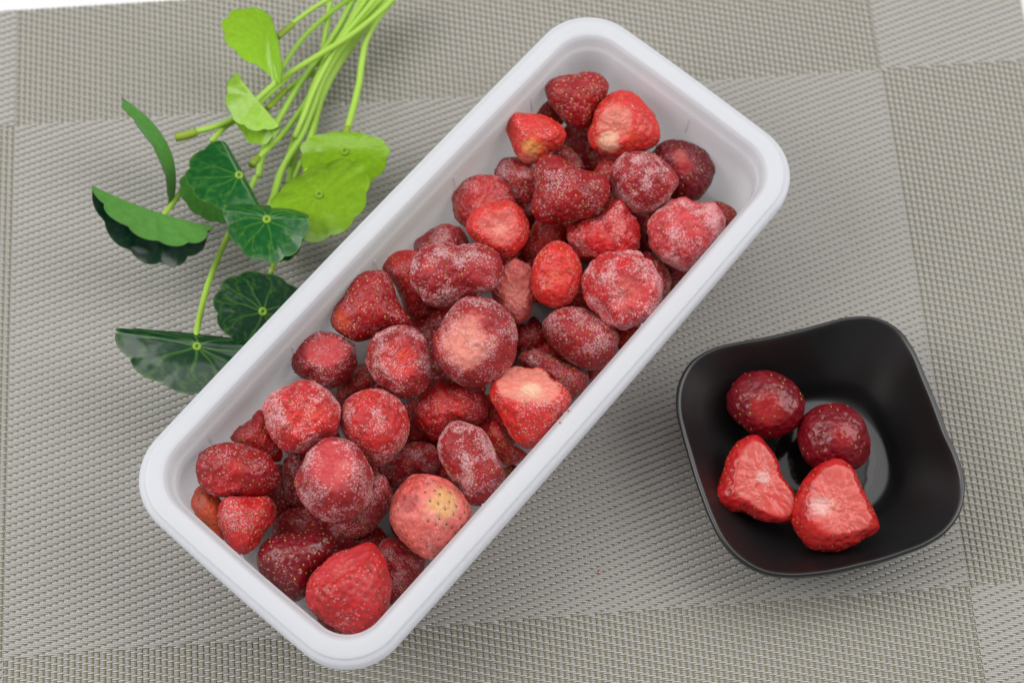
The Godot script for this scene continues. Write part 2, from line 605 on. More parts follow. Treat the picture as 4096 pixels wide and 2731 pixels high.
# ---------------------------------------------------------------- pennywort
func leaf_mesh(L: Dictionary) -> ArrayMesh:
	# a round scalloped shield, folded along its hinge: e.h hinge half, e.a and e.b the two halves, e.bow bends the hinge
	var rows := 26
	var cols := 108
	var h: Vector3 = L.h
	var a: Vector3 = L.a
	var b: Vector3 = L.b
	var bow: Vector3 = L.bow
	var spot: float = L.spot
	var nz := FastNoiseLite.new()
	nz.seed = L.id * 13 + 1
	nz.frequency = 1.0
	nz.fractal_octaves = 3
	var P := PackedVector3Array()
	var top := PackedColorArray()
	var low := PackedColorArray()
	var up_c := lin(L.up[0], L.up[1], L.up[2])
	var un_c := lin(L.under[0], L.under[1], L.under[2])
	var ve_c := lin(L.vein[0], L.vein[1], L.vein[2])
	var edge_c := lin(120, 160, 60)
	var across := h.cross(a).normalized()
	for j in rows:
		var rho := j / float(rows - 1)
		for i in cols:
			var ph := TAU * i / cols
			var lobe := absf(sin(ph * 5.5 + L.id * 1.3))
			var edge := 0.93 + 0.085 * pow(lobe, 0.6) + 0.03 * sin(ph * 2.0 + L.id)
			var s := rho * edge * cos(ph)
			var t := rho * edge * sin(ph) + spot * (1.0 - rho)
			var w := 0.16
			var pa := 0.5 * (t + sqrt(t * t + w * w)) - w * 0.3
			var pb := 0.5 * (-t + sqrt(t * t + w * w)) - w * 0.3
			var ripple := -0.13 * rho * rho + 0.04 * sin(ph * 2.0 + L.id * 2.0) * rho * rho + 0.006 * sin(ph * 11.0) * rho * rho + 0.02 * nz.get_noise_2d(s * 1.5, t * 1.5) * rho
			P.append(h * s + a * pa + b * pb + bow * (1.0 - s * s) + across * ripple * h.length())
			# printed veins: nine from the hub, each forking, over mottled green
			var best := 9.0
			for k in 10:
				var va := TAU * (k + 0.3 * sin(k * 5.1 + L.id)) / 10.0
				var fork := maxf(0.0, rho - 0.5) * 0.35
				for sg in [-1.0, 1.0]:
					best = minf(best, absf(angle_difference(ph, va + sg * fork + 0.05 * sin(rho * 9.0 + k))) * rho)
			var mott := nz.get_noise_2d(s * 6.0 + 7.0, t * 6.0)
			var vein := smoothstep(0.028, 0.004, best) * (0.8 - 0.5 * rho) + clampf(mott * 1.3 - 0.2, 0.0, 0.3) * smoothstep(0.25, 0.7, rho)
			var c := up_c * (1.0 + 0.35 * float(L.strength) * mott)
			c = c.lerp(ve_c, clampf(vein, 0.0, 1.0) * float(L.strength))
			if j == rows - 1:
				c = c.lerp(edge_c, 0.6 * float(L.strength))
			top.append(c)
			low.append(un_c.lerp(ve_c, smoothstep(0.03, 0.0, best) * 0.12) * (1.0 + 0.15 * mott))
	var idx := PackedInt32Array()
	for j in rows - 1:
		for i in cols:
			var p := j * cols + i
			var q := j * cols + (i + 1) % cols
			idx.append_array([p, q, p + cols, q, q + cols, p + cols])
	var N := normals_of(P, idx)
	var sgn: float = L.side
	var PP := PackedVector3Array()
	var CC := PackedColorArray()
	var count := P.size()
	for k in count:
		PP.append(P[k] + N[k] * 0.00018 * sgn)
		CC.append(top[k])
	for k in count:
		PP.append(P[k] - N[k] * 0.00018 * sgn)
		CC.append(low[k])
	var I2 := PackedInt32Array()
	for k in range(0, idx.size(), 3):
		if sgn > 0:
			I2.append_array([idx[k], idx[k + 1], idx[k + 2], count + idx[k], count + idx[k + 2], count + idx[k + 1]])
		else:
			I2.append_array([idx[k], idx[k + 2], idx[k + 1], count + idx[k], count + idx[k + 1], count + idx[k + 2]])
	L.hub = PP[0]
	L.hub_n = N[0] * sgn
	var NN := PackedVector3Array()
	for k in count:
		NN.append(N[k] * sgn)
	for k in count:
		NN.append(-N[k] * sgn)
	for i in cols:
		var p := (rows - 1) * cols + i
		var q := (rows - 1) * cols + (i + 1) % cols
		I2.append_array([p, count + p, q, q, count + p, count + q])
	return mesh_of(PP, I2, CC, NN)

func pennywort(leaves: Array, stems: Array) -> void:
	var t := thing("artificial_plant", "artificial pennywort spray with round green leaves and bright yellow-green stems", "artificial plant")
	var lm := StandardMaterial3D.new()
	lm.vertex_color_use_as_albedo = true
	lm.roughness = 0.21
	lm.backlight_enabled = true
	lm.backlight = Color(0.55, 0.55, 0.55)
	var hub := plastic(lin(132, 172, 48), 0.45)
	var dim_hub := plastic(lin(128, 168, 26), 0.5)
	var stem := plastic(lin(170, 212, 76), 0.4)
	stem.backlight_enabled = true
	stem.backlight = Color(0.4, 0.4, 0.4)
	var sleeve := plastic(lin(140, 165, 45), 0.45)
	var ringm := TorusMesh.new()
	ringm.inner_radius = 0.0004
	ringm.outer_radius = 0.0016
	ringm.rings = 20
	ringm.ring_segments = 8
	for L in leaves:
		var o := part("leaf", leaf_mesh(L), lm, t)
		o.position = L.at
		if L.hubbed:
			var r := part("hub", ringm, hub if L.dark else dim_hub, o)
			var n: Vector3 = L.hub_n
			var x := n.cross(Vector3(0.3, 0.2, 0.9)).normalized()
			r.transform = Transform3D(Basis(x, n, x.cross(n)), L.hub)
	for s in stems:
		if s[0] == "stem":
			part("stem", tube(s[2], s[1] * 1.12), stem, t)
		else:
			part("sleeve", tube(s[2], s[1], 10, 4), sleeve, t)

func crumb(at: Vector3, r: float, sd: int, label: String) -> void:
	var s := SphereMesh.new()
	s.radius = r
	s.height = r * 1.1
	s.radial_segments = 10
	s.rings = 6
	var st := SurfaceTool.new()
	st.create_from(s, 0)
	var A := s.get_mesh_arrays()
	var P: PackedVector3Array = A[Mesh.ARRAY_VERTEX]
	var nz := FastNoiseLite.new()
	nz.seed = sd
	nz.frequency = 1.0
	for k in P.size():
		P[k] *= 1.0 + 0.7 * nz.get_noise_3dv(P[k] / r)
	var m := mesh_of(P, A[Mesh.ARRAY_INDEX])
	var o := part(named("berry_crumb"), m, plastic(lin(190, 45, 50), 0.4), self)
	o.position = at
	o.set_meta("label", label)
	o.set_meta("category", "crumb")

func soft_box(at: Vector3, size: Vector2, energy: float) -> void:
	var l := AreaLight3D.new()
	l.name = named("soft_box_light")
	l.area_size = size
	l.light_color = Color(1.0, 0.995, 0.99)
	l.light_energy = energy
	l.shadow_enabled = true
	add_child(l)
	l.look_at_from_position(at, Vector3(0.02, 0, 0), Vector3(0, 0, 1))

func _ready() -> void:
	# camera: just above the front of the mat, looking down and slightly away
	var cam := Camera3D.new()
	cam.name = "camera"
	cam.transform = Transform3D(Basis(Vector3(0.996931, 0.009457, 0.077711), Vector3(0.069555, 0.348510, -0.934721), Vector3(-0.035923, 0.937258, 0.346782)), Vector3(-0.00780, 0.59896, 0.22131))
	cam.fov = 21.9324
	cam.near = 0.02
	cam.far = 20.0
	var att := CameraAttributesPhysical.new()
	att.frustum_focal_length = 61.930
	att.frustum_focus_distance = 0.585
	att.frustum_near = 0.02
	att.frustum_far = 20.0
	att.exposure_aperture = 8.5
	cam.attributes = att
	add_child(cam)
	var we := WorldEnvironment.new()
	we.name = "environment"
	var env := Environment.new()
	env.background_mode = Environment.BG_COLOR
	env.background_color = Color(0.61, 0.61, 0.61)
	env.background_energy_multiplier = 1.55
	env.tonemap_mode = Environment.TONE_MAPPER_LINEAR
	env.tonemap_exposure = 0.495
	env.sdfgi_enabled = true
	env.ssao_enabled = true
	env.ssil_enabled = true
	we.environment = env
	add_child(we)
	# soft boxes to the left and the right (the wefts glint at their left ends on the left and at their right ends
	# on the right) and a weaker one behind and above, which the dish's floor mirrors
	soft_box(Vector3(-0.80, 0.78, -0.10), Vector2(0.7, 0.7), 1.55)
	soft_box(Vector3(0.80, 0.78, -0.10), Vector2(0.7, 0.7), 1.3)
	soft_box(Vector3(0.02, 1.10, -0.46), Vector2(1.1, 0.7), 0.95)

	var top := BoxMesh.new()
	top.size = Vector3(1.6, 0.03, 1.1)
	var table := part(named("table_surface"), top, plastic(Color(0.80, 0.81, 0.83), 0.45), self)
	table.position = Vector3(0, -0.0165, 0)
	table.set_meta("kind", "structure")
	table_mat()
	tray()
	dish()
	make_seed_sets()
	var F := Color(0.80, 0.55, 0.57)
	var Y := lin(176, 136, 62)
	berries([
		{"id": 1, "label": "dark red heart-shaped strawberry topmost in the heap, point towards its neighbours", "at": Vector3(0.04437, 0.03600, -0.07850), "turn": Vector3(-1.0752, -0.1723, 0.0877), "out": PackedFloat32Array([10.3, 12.3, 11.8, 10.0, 8.6, 8.8, 10.5, 12.2, 11.0, 9.5, 9.1, 10.2, 11.6, 11.2, 9.0, 8.5]), "rz": 9.3, "res": 44, "base": [150, 21, 28], "frost": 0.15, "frost_color": F, "lump": 0.05, "seeds": 0.95, "seed_color": Y, "wet": false, "patches": [[0.3, -0.2, 0.5, 0.3, 186, 33, 35]], "dents": [[-0.1, 0.75, 0.35, 0.12]], "face": [196, 62, 66], "cuts": []},
		{"id": 2, "label": "bright orange-red strawberry with a pale hollow stem end, near the tray's far end", "at": Vector3(0.05994, 0.03600, -0.06588), "turn": Vector3(-1.0880, -0.2316, 0.1408), "out": PackedFloat32Array([12.8, 11.5, 11.3, 11.9, 13.0, 12.7, 11.8, 11.3, 11.9, 13.5, 13.2, 12.2, 10.9, 10.8, 12.1, 13.8]), "rz": 11.0, "res": 44, "base": [206, 46, 40], "frost": 0.08, "frost_color": F, "lump": 0.05, "seeds": 0.35, "seed_color": Y, "wet": false, "patches": [[-0.35, 0.15, 0.75, 0.75, 230, 142, 124], [-0.45, -0.5, 0.45, 0.7, 230, 188, 156], [0.3, -0.35, 0.4, 0.4, 222, 84, 52]], "dents": [[-0.38, -0.15, 0.28, 0.1], [-0.05, -0.15, 0.25, 0.06]], "face": [206, 46, 40], "cuts": [[-0.35, -0.05, 1, 0.78]]},
		{"id": 3, "label": "small orange-red strawberry with a yellowish tip beside the tray's long wall", "at": Vector3(0.02762, 0.03600, -0.06412), "turn": Vector3(-1.0985, -0.1235, 0.0450), "out": PackedFloat32Array([11.4, 10.3, 9.1, 8.1, 8.0, 9.0, 11.8, 10.7, 9.0, 8.5, 9.0, 10.1, 9.8, 8.9, 8.2, 9.8]), "rz": 8.5, "res": 44, "base": [206, 46, 40], "frost": 0.1, "frost_color": F, "lump": 0.06, "seeds": 0.5, "seed_color": Y, "wet": false, "patches": [[0, -0.45, 0.75, 0.8, 222, 84, 52], [-0.1, -0.45, 0.5, 0.6, 216, 166, 84], [-0.25, -0.85, 0.5, 0.5, 230, 142, 124]], "dents": [[-0.3, 0.8, 0.3, 0.1]], "face": [196, 62, 66], "cuts": []},
		{"id": 4, "label": "dark strawberry peeping out behind the yellow-tipped one at the far end", "at": Vector3(0.03435, 0.02200, -0.07941), "turn": Vector3(-1.0863, -0.1393, 0.0588), "out": PackedFloat32Array([6.2, 6.2, 6.2, 6.2, 6.2, 6.2, 6.2, 6.2, 6.2, 6.2, 6.2, 6.2, 6.2, 6.2, 6.2, 6.2]), "rz": 6.5, "res": 22, "base": [150, 21, 28], "frost": 0.1, "frost_color": F, "lump": 0.05, "seeds": 0.6, "seed_color": Y, "wet": false, "patches": [], "dents": [], "face": [196, 62, 66], "cuts": []},
		{"id": 5, "label": "strawberry deep below the topmost heart-shaped one", "at": Vector3(0.04443, 0.01400, -0.07280), "turn": Vector3(-1.0987, -0.1758, 0.0916), "out": PackedFloat32Array([6.6, 6.2, 6.2, 6.2, 6.2, 6.2, 6.2, 6.7, 6.2, 6.2, 6.2, 6.2, 6.2, 6.2, 6.2, 6.2]), "rz": 6.5, "res": 22, "base": [150, 21, 28], "frost": 0.1, "frost_color": F, "lump": 0.05, "seeds": 0.6, "seed_color": Y, "wet": false, "patches": [], "dents": [], "face": [196, 62, 66], "cuts": []},
		{"id": 59, "label": "strawberry deep below the one with the pale hollow stem end", "at": Vector3(0.05152, 0.01400, -0.06347), "turn": Vector3(-1.1093, -0.2054, 0.1185), "out": PackedFloat32Array([7.5, 6.2, 6.2, 6.2, 6.2, 6.7, 6.8, 7.6, 6.2, 6.2, 6.2, 6.2, 6.2, 6.2, 6.5, 7.1]), "rz": 6.5, "res": 22, "base": [150, 21, 28], "frost": 0.1, "frost_color": F, "lump": 0.05, "seeds": 0.6, "seed_color": Y, "wet": false, "patches": [], "dents": [], "face": [196, 62, 66], "cuts": []},
		{"id": 6, "label": "frosted strawberry wedged under the far end's large red cone", "at": Vector3(0.03997, 0.02400, -0.06022), "turn": Vector3(-1.1098, -0.1681, 0.0851), "out": PackedFloat32Array([4.7, 3.7, 3.4, 3.8, 4.1, 5.2, 6.2, 6.2, 4.8, 4.0, 3.5, 3.6, 4.3, 4.8, 6.3, 6.3]), "rz": 4.2, "res": 22, "base": [150, 21, 28], "frost": 0.6, "frost_color": F, "lump": 0.06, "seeds": 0.6, "seed_color": Y, "wet": false, "patches": [], "dents": [], "face": [196, 62, 66], "cuts": []},
		{"id": 7, "label": "large deep red triangular strawberry with frosty upper edge lying over its neighbours", "at": Vector3(0.03689, 0.04200, -0.03878), "turn": Vector3(-1.1283, -0.1702, 0.0876), "out": PackedFloat32Array([14.9, 14.0, 10.4, 9.5, 10.8, 14.0, 14.5, 11.5, 11.3, 13.4, 14.5, 12.2, 10.5, 10.3, 12.1, 13.7]), "rz": 11.1, "res": 44, "base": [150, 21, 28], "frost": 0.26, "frost_color": F, "lump": 0.05, "seeds": 0.9, "seed_color": Y, "wet": false, "patches": [[0, -0.1, 0.5, 0.5, 186, 33, 35]], "dents": [[0.45, 0.6, 0.3, 0.03]], "face": [196, 62, 66], "cuts": []},
		{"id": 8, "label": "dark frosted strawberry half hidden left of the large triangular one", "at": Vector3(0.02136, 0.02400, -0.05158), "turn": Vector3(-1.1254, -0.1064, 0.0299), "out": PackedFloat32Array([7.3, 8.1, 8.2, 8.8, 9.2, 10.5, 10.4, 9.5, 7.3, 6.7, 7.2, 8.0, 10.8, 12.4, 9.1, 7.7]), "rz": 7.9, "res": 44, "base": [150, 21, 28], "frost": 0.6, "frost_color": F, "lump": 0.06, "seeds": 0.7, "seed_color": Y, "wet": false, "patches": [], "dents": [], "face": [196, 62, 66], "cuts": []},
		{"id": 9, "label": "round heavily frosted strawberry whose small tip points at the tray's short wall", "at": Vector3(0.06405, 0.03700, -0.04299), "turn": Vector3(-1.1173, -0.2654, 0.1732), "out": PackedFloat32Array([12.7, 11.5, 10.6, 10.9, 10.8, 11.4, 11.8, 11.9, 10.7, 10.9, 11.5, 11.5, 11.0, 10.9, 11.2, 11.3]), "rz": 11.3, "res": 44, "base": [150, 21, 28], "frost": 0.95, "frost_color": F, "lump": 0.05, "seeds": 0.6, "seed_color": Y, "wet": false, "patches": [[0.85, 0, 0.4, 0.5, 186, 33, 35]], "dents": [], "face": [196, 62, 66], "cuts": []},
		{"id": 10, "label": "smooth dark strawberry with a dent painted pinkish as if lit, against the bare corner of the tray", "at": Vector3(0.08104, 0.02400, -0.05270), "turn": Vector3(-1.1063, -0.3135, 0.2157), "out": PackedFloat32Array([11.6, 11.0, 10.8, 10.3, 10.7, 11.8, 12.9, 12.2, 10.9, 9.9, 10.4, 10.9, 11.8, 12.0, 11.5, 11.4]), "rz": 10.1, "res": 44, "base": [118, 20, 30], "frost": 0.08, "frost_color": F, "lump": 0.05, "seeds": 0.45, "seed_color": Y, "wet": false, "patches": [[0.05, 0.15, 0.45, 0.6, 186, 33, 35], [-0.1, 0.5, 0.35, 0.5, 212, 98, 90]], "dents": [[0, 0.2, 0.4, 0.1]], "face": [196, 62, 66], "cuts": []},  # pink patches paint the lit look of the dent into the skin colour
		{"id": 11, "label": "large frosted heart-shaped strawberry with a notch, beside the tray's near rim", "at": Vector3(0.07778, 0.03400, -0.02398), "turn": Vector3(-1.1398, -0.3357, 0.2391), "out": PackedFloat32Array([13.2, 14.6, 14.1, 11.3, 11.9, 12.0, 12.2, 13.3, 13.3, 13.3, 12.9, 13.0, 13.3, 12.2, 11.9, 11.7]), "rz": 12.8, "res": 44, "base": [196, 62, 66], "frost": 1, "frost_color": F, "lump": 0.07, "seeds": 0.5, "seed_color": Y, "wet": false, "patches": [[0, -0.3, 0.6, 0.5, 186, 33, 35]], "dents": [[0.25, 0.85, 0.22, 0.16], [-0.2, 0.3, 0.3, 0.05]], "face": [196, 62, 66], "cuts": []},
		{"id": 12, "label": "dark strawberry showing behind the notched frosted heart, nearest the tray corner", "at": Vector3(0.09301, 0.02000, -0.03427), "turn": Vector3(-1.1277, -0.3757, 0.2745), "out": PackedFloat32Array([5.6, 6.2, 5.9, 5.7, 6.2, 6.5, 6.0, 4.6, 4.2, 4.6, 5.6, 8.3, 6.5, 5.0, 4.5, 4.7]), "rz": 5.1, "res": 22, "base": [150, 21, 28], "frost": 0.15, "frost_color": F, "lump": 0.05, "seeds": 0.7, "seed_color": Y, "wet": false, "patches": [], "dents": [], "face": [196, 62, 66], "cuts": []},
		{"id": 13, "label": "frosted strawberry with a flat pink face, behind the smooth pale-faced one", "at": Vector3(0.00786, 0.02800, -0.04345), "turn": Vector3(-1.1359, -0.0591, -0.0130), "out": PackedFloat32Array([11.8, 11.2, 10.6, 10.3, 9.8, 10.0, 10.3, 10.9, 11.2, 11.1, 11.2, 10.7, 9.6, 9.4, 9.9, 11.0]), "rz": 9.5, "res": 44, "base": [186, 33, 35], "frost": 0.5, "frost_color": F, "lump": 0.05, "seeds": 0.6, "seed_color": Y, "wet": false, "patches": [[0.25, 0, 0.6, 0.75, 212, 98, 90]], "dents": [[0.2, 0, 0.45, 0.08]], "face": [196, 62, 66], "cuts": [[0.3, 0.1, 1, 0.7]]},
		{"id": 14, "label": "smooth bright strawberry with a round pale cut face, almost free of frost", "at": Vector3(0.01272, 0.03600, -0.02940), "turn": Vector3(-1.1506, -0.0817, 0.0074), "out": PackedFloat32Array([10.4, 10.2, 10.4, 10.3, 9.6, 9.5, 10.2, 11.3, 11.9, 10.1, 9.1, 9.3, 10.0, 10.8, 10.5, 10.5]), "rz": 9.2, "res": 44, "base": [206, 46, 40], "frost": 0.12, "frost_color": F, "lump": 0.03, "seeds": 0.2, "seed_color": Y, "wet": false, "patches": [[0, 0, 0.85, 0.6, 212, 98, 90], [0, 0, 0.5, 0.75, 230, 142, 124]], "dents": [[0.05, 0.05, 0.42, 0.1]], "face": [212, 98, 90], "cuts": [[0.03, 0.05, 1, 0.66]]},
		{"id": 15, "label": "frosted strawberry lying along the long wall behind the bean-shaped one", "at": Vector3(-0.00749, 0.02600, -0.02922), "turn": Vector3(-1.1586, -0.0012, -0.0664), "out": PackedFloat32Array([9.3, 8.7, 8.3, 7.5, 7.1, 6.7, 6.7, 7.7, 10.1, 9.9, 7.4, 6.2, 5.9, 6.6, 8.4, 8.8]), "rz": 7.1, "res": 44, "base": [150, 21, 28], "frost": 0.6, "frost_color": F, "lump": 0.06, "seeds": 0.6, "seed_color": Y, "wet": false, "patches": [], "dents": [], "face": [196, 62, 66], "cuts": []},
		{"id": 16, "label": "knobbly red strawberry with a pointed lobe and a deep cleft", "at": Vector3(0.05029, 0.03100, -0.02618), "turn": Vector3(-1.1499, -0.2305, 0.1434), "out": PackedFloat32Array([11.9, 11.8, 11.7, 14.0, 10.6, 7.8, 8.8, 12.2, 14.0, 12.6, 12.1, 10.8, 10.3, 10.5, 11.8, 11.9]), "rz": 10.3, "res": 44, "base": [186, 33, 35], "frost": 0.34, "frost_color": F, "lump": 0.08, "seeds": 0.5, "seed_color": Y, "wet": false, "patches": [[0.4, 0.3, 0.35, 0.6, 212, 98, 90], [-0.3, 0, 0.4, 0.4, 206, 46, 40]], "dents": [[0.1, 0.15, 0.28, 0.18], [0, -0.2, 0.25, 0.1]], "face": [196, 62, 66], "cuts": []},
		{"id": 17, "label": "red strawberry low between the pale-faced one and the cleft one", "at": Vector3(0.02903, 0.02100, -0.03020), "turn": Vector3(-1.1564, -0.1454, 0.0657), "out": PackedFloat32Array([7.7, 8.9, 8.9, 6.4, 6.4, 7.5, 6.4, 5.8, 6.2, 8.3, 9.6, 7.7, 5.3, 4.9, 5.4, 7.2]), "rz": 6.3, "res": 22, "base": [186, 33, 35], "frost": 0.25, "frost_color": F, "lump": 0.05, "seeds": 0.5, "seed_color": Y, "wet": false, "patches": [[0, 0, 0.5, 0.4, 206, 46, 40]], "dents": [], "face": [196, 62, 66], "cuts": []},
		{"id": 18, "label": "upright oval strawberry, smooth bright red with frosted lower edge", "at": Vector3(0.03114, 0.03600, -0.01019), "turn": Vector3(-1.1757, -0.1666, 0.0857), "out": PackedFloat32Array([8.9, 9.2, 10.0, 11.3, 11.9, 11.0, 9.6, 8.9, 8.9, 9.6, 10.6, 11.2, 11.5, 10.9, 9.9, 9.3]), "rz": 9.2, "res": 44, "base": [206, 46, 40], "frost": 0.2, "frost_color": F, "lump": 0.03, "seeds": 0.75, "seed_color": Y, "wet": false, "patches": [[-0.1, 0, 0.45, 0.6, 222, 84, 52], [-0.1, 0.2, 0.3, 0.4, 212, 98, 90]], "dents": [], "face": [206, 46, 40], "cuts": [[-0.1, 0.05, 1, 0.76]]},
		{"id": 19, "label": "big wrinkled frosted strawberry with a pink crumpled face, against the near rim", "at": Vector3(0.05319, 0.03700, -0.00296), "turn": Vector3(-1.1786, -0.2655, 0.1773), "out": PackedFloat32Array([13.9, 13.7, 13.5, 13.5, 13.2, 13.7, 14.3, 14.6, 14.0, 13.4, 12.5, 14.2, 14.0, 13.5, 14.2, 14.2]), "rz": 13.1, "res": 44, "base": [186, 33, 35], "frost": 0.75, "frost_color": F, "lump": 0.09, "seeds": 0.3, "seed_color": Y, "wet": false, "patches": [[0.15, -0.1, 0.65, 0.6, 212, 98, 90], [0.45, -0.35, 0.35, 0.5, 206, 46, 40]], "dents": [[0.5, 0.05, 0.25, 0.14], [0.1, -0.35, 0.3, 0.08], [-0.4, -0.7, 0.3, 0.1]], "face": [196, 62, 66], "cuts": [[0.2, -0.1, 1, 0.76]]},
		{"id": 20, "label": "frosted strawberry showing as a crescent behind the big wrinkled one", "at": Vector3(0.06683, 0.02400, -0.01247), "turn": Vector3(-1.1674, -0.3090, 0.2169), "out": PackedFloat32Array([5.3, 4.8, 4.7, 5.4, 6.4, 8.9, 7.9, 5.5, 4.5, 4.1, 4.3, 5.4, 8.3, 8.9, 7.2, 6.1]), "rz": 5.5, "res": 22, "base": [150, 21, 28], "frost": 0.5, "frost_color": F, "lump": 0.06, "seeds": 0.6, "seed_color": Y, "wet": false, "patches": [], "dents": [], "face": [196, 62, 66], "cuts": []},
		{"id": 21, "label": "shadowed strawberry under the notched frosted heart, below the near rim", "at": Vector3(0.07503, 0.01400, -0.01573), "turn": Vector3(-1.1653, -0.3361, 0.2419), "out": PackedFloat32Array([6.2, 6.2, 6.2, 6.2, 6.2, 6.2, 6.2, 6.2, 6.2, 6.2, 6.2, 6.2, 6.4, 6.2, 6.2, 6.2]), "rz": 6.5, "res": 22, "base": [150, 21, 28], "frost": 0.15, "frost_color": F, "lump": 0.05, "seeds": 0.5, "seed_color": Y, "wet": false, "patches": [], "dents": [], "face": [196, 62, 66], "cuts": []},
		{"id": 23, "label": "large bean-shaped frosted strawberry with clustered yellow seeds at one end", "at": Vector3(-0.00386, 0.04100, -0.01169), "turn": Vector3(-1.1752, -0.0169, -0.0526), "out": PackedFloat32Array([16.3, 16.3, 13.5, 10.5, 9.5, 11.0, 13.3, 14.9, 15.5, 14.9, 14.1, 13.0, 10.6, 9.5, 11.0, 14.7]), "rz": 10.4, "res": 44, "base": [150, 21, 28], "frost": 0.75, "frost_color": F, "lump": 0.07, "seeds": 0.6, "seed_color": Y, "wet": false, "patches": [[0.75, 0, 0.6, 0.5, 196, 62, 66], [-0.75, 0.2, 0.3, 0.5, 206, 46, 40]], "dents": [[0.1, 0.85, 0.35, 0.08], [0.35, -0.55, 0.3, 0.08]], "face": [196, 62, 66], "cuts": []},
		{"id": 24, "label": "red strawberry standing between the bean-shaped one and the dimpled cone", "at": Vector3(-0.02015, 0.02700, -0.01621), "turn": Vector3(-1.1767, 0.0520, -0.1163), "out": PackedFloat32Array([6.6, 7.1, 8.9, 9.9, 10.2, 10.6, 11.4, 10.2, 6.5, 5.6, 5.8, 7.5, 12.5, 13.6, 8.1, 6.7]), "rz": 7.9, "res": 44, "base": [186, 33, 35], "frost": 0.2, "frost_color": F, "lump": 0.05, "seeds": 0.8, "seed_color": Y, "wet": false, "patches": [[-0.5, 0.6, 0.5, 0.4, 206, 46, 40]], "dents": [], "face": [196, 62, 66], "cuts": []},
		{"id": 25, "label": "dimpled red conical strawberry leaning on the long wall, orange along one side", "at": Vector3(-0.03424, 0.03600, -0.00286), "turn": Vector3(-1.1895, 0.1174, -0.1780), "out": PackedFloat32Array([11.5, 10.3, 11.5, 13.7, 12.7, 11.7, 10.1, 9.9, 11.9, 13.9, 13.2, 12.4, 10.8, 9.5, 10.7, 15.4]), "rz": 10.6, "res": 44, "base": [150, 21, 28], "frost": 0.15, "frost_color": F, "lump": 0.03, "seeds": 1, "seed_color": Y, "wet": false, "patches": [[-0.8, -0.35, 0.5, 0.7, 222, 84, 52], [0, 0, 0.6, 0.4, 186, 33, 35]], "dents": [], "face": [196, 62, 66], "cuts": []},
		{"id": 26, "label": "dull pale pink strawberry half hidden behind the one with a large pale face", "at": Vector3(0.01672, 0.02700, -0.00887), "turn": Vector3(-1.1862, -0.1061, 0.0298), "out": PackedFloat32Array([7.3, 7.6, 9.1, 10.6, 11.4, 9.8, 8.3, 8.1, 8.4, 7.9, 8.1, 9.8, 11.4, 10.6, 8.6, 7.6]), "rz": 8.1, "res": 44, "base": [212, 98, 90], "frost": 0.3, "frost_color": F, "lump": 0.06, "seeds": 0.2, "seed_color": Y, "wet": false, "patches": [[0, 0, 0.8, 0.4, 230, 142, 124]], "dents": [[0.2, 0.3, 0.4, 0.06]], "face": [212, 98, 90], "cuts": [[0, 0.1, 1, 0.7]]},
		{"id": 27, "label": "large round strawberry with a big pale pink disc, highest in the middle of the heap", "at": Vector3(0.00145, 0.04300, 0.01486), "turn": Vector3(-1.2149, -0.0448, -0.0276), "out": PackedFloat32Array([14.0, 14.3, 14.7, 15.0, 15.1, 15.0, 13.7, 13.5, 14.5, 15.0, 14.5, 15.2, 14.9, 14.7, 14.2, 14.1]), "rz": 13.1, "res": 44, "base": [150, 21, 28], "frost": 0.5, "frost_color": F, "lump": 0.05, "seeds": 0.75, "seed_color": Y, "wet": false, "patches": [[-0.3, -0.05, 1, 0.7, 196, 62, 66], [-0.3, -0.05, 0.85, 0.85, 230, 142, 124]], "dents": [[0.35, 0.35, 0.2, 0.12], [-0.35, 0.02, 0.5, 0.05], [0.25, -0.6, 0.3, 0.06]], "face": [196, 62, 66], "cuts": [[-0.42, 0.05, 0.9, 0.82]]},
		{"id": 28, "label": "small frosted strawberry with a creased cut face, against the long wall below the dimpled cone", "at": Vector3(-0.05031, 0.03100, 0.01297), "turn": Vector3(-1.2126, 0.2013, -0.2590), "out": PackedFloat32Array([10.8, 10.7, 10.0, 9.5, 9.5, 9.8, 10.1, 10.8, 11.6, 11.3, 9.3, 9.0, 9.9, 10.1, 10.3, 10.6]), "rz": 9.2, "res": 44, "base": [150, 21, 28], "frost": 0.5, "frost_color": F, "lump": 0.07, "seeds": 0.5, "seed_color": Y, "wet": false, "patches": [[0, 0.25, 0.65, 0.6, 196, 62, 66]], "dents": [[0.1, 0.15, 0.5, 0.1], [0.2, -0.55, 0.2, 0.07]], "face": [196, 62, 66], "cuts": [[0, 0.45, 1, 0.68]]},
		{"id": 29, "label": "frosted round strawberry with a flat orange-red face, beside the large pale disc one", "at": Vector3(-0.02445, 0.04000, 0.01874), "turn": Vector3(-1.2220, 0.0820, -0.1471), "out": PackedFloat32Array([10.7, 10.7, 11.3, 12.0, 12.0, 11.9, 12.0, 11.8, 11.5, 11.1, 10.5, 10.6, 12.3, 13.0, 12.2, 11.2]), "rz": 10.4, "res": 44, "base": [150, 21, 28], "frost": 0.6, "frost_color": F, "lump": 0.07, "seeds": 0.5, "seed_color": Y, "wet": false, "patches": [[-0.05, 0, 0.75, 0.6, 206, 46, 40], [0.1, 0.2, 0.3, 0.4, 222, 84, 52]], "dents": [[0, 0.05, 0.35, 0.09], [0.2, -0.25, 0.2, 0.05]], "face": [186, 33, 35], "cuts": [[-0.05, 0.05, 1, 0.72]]},
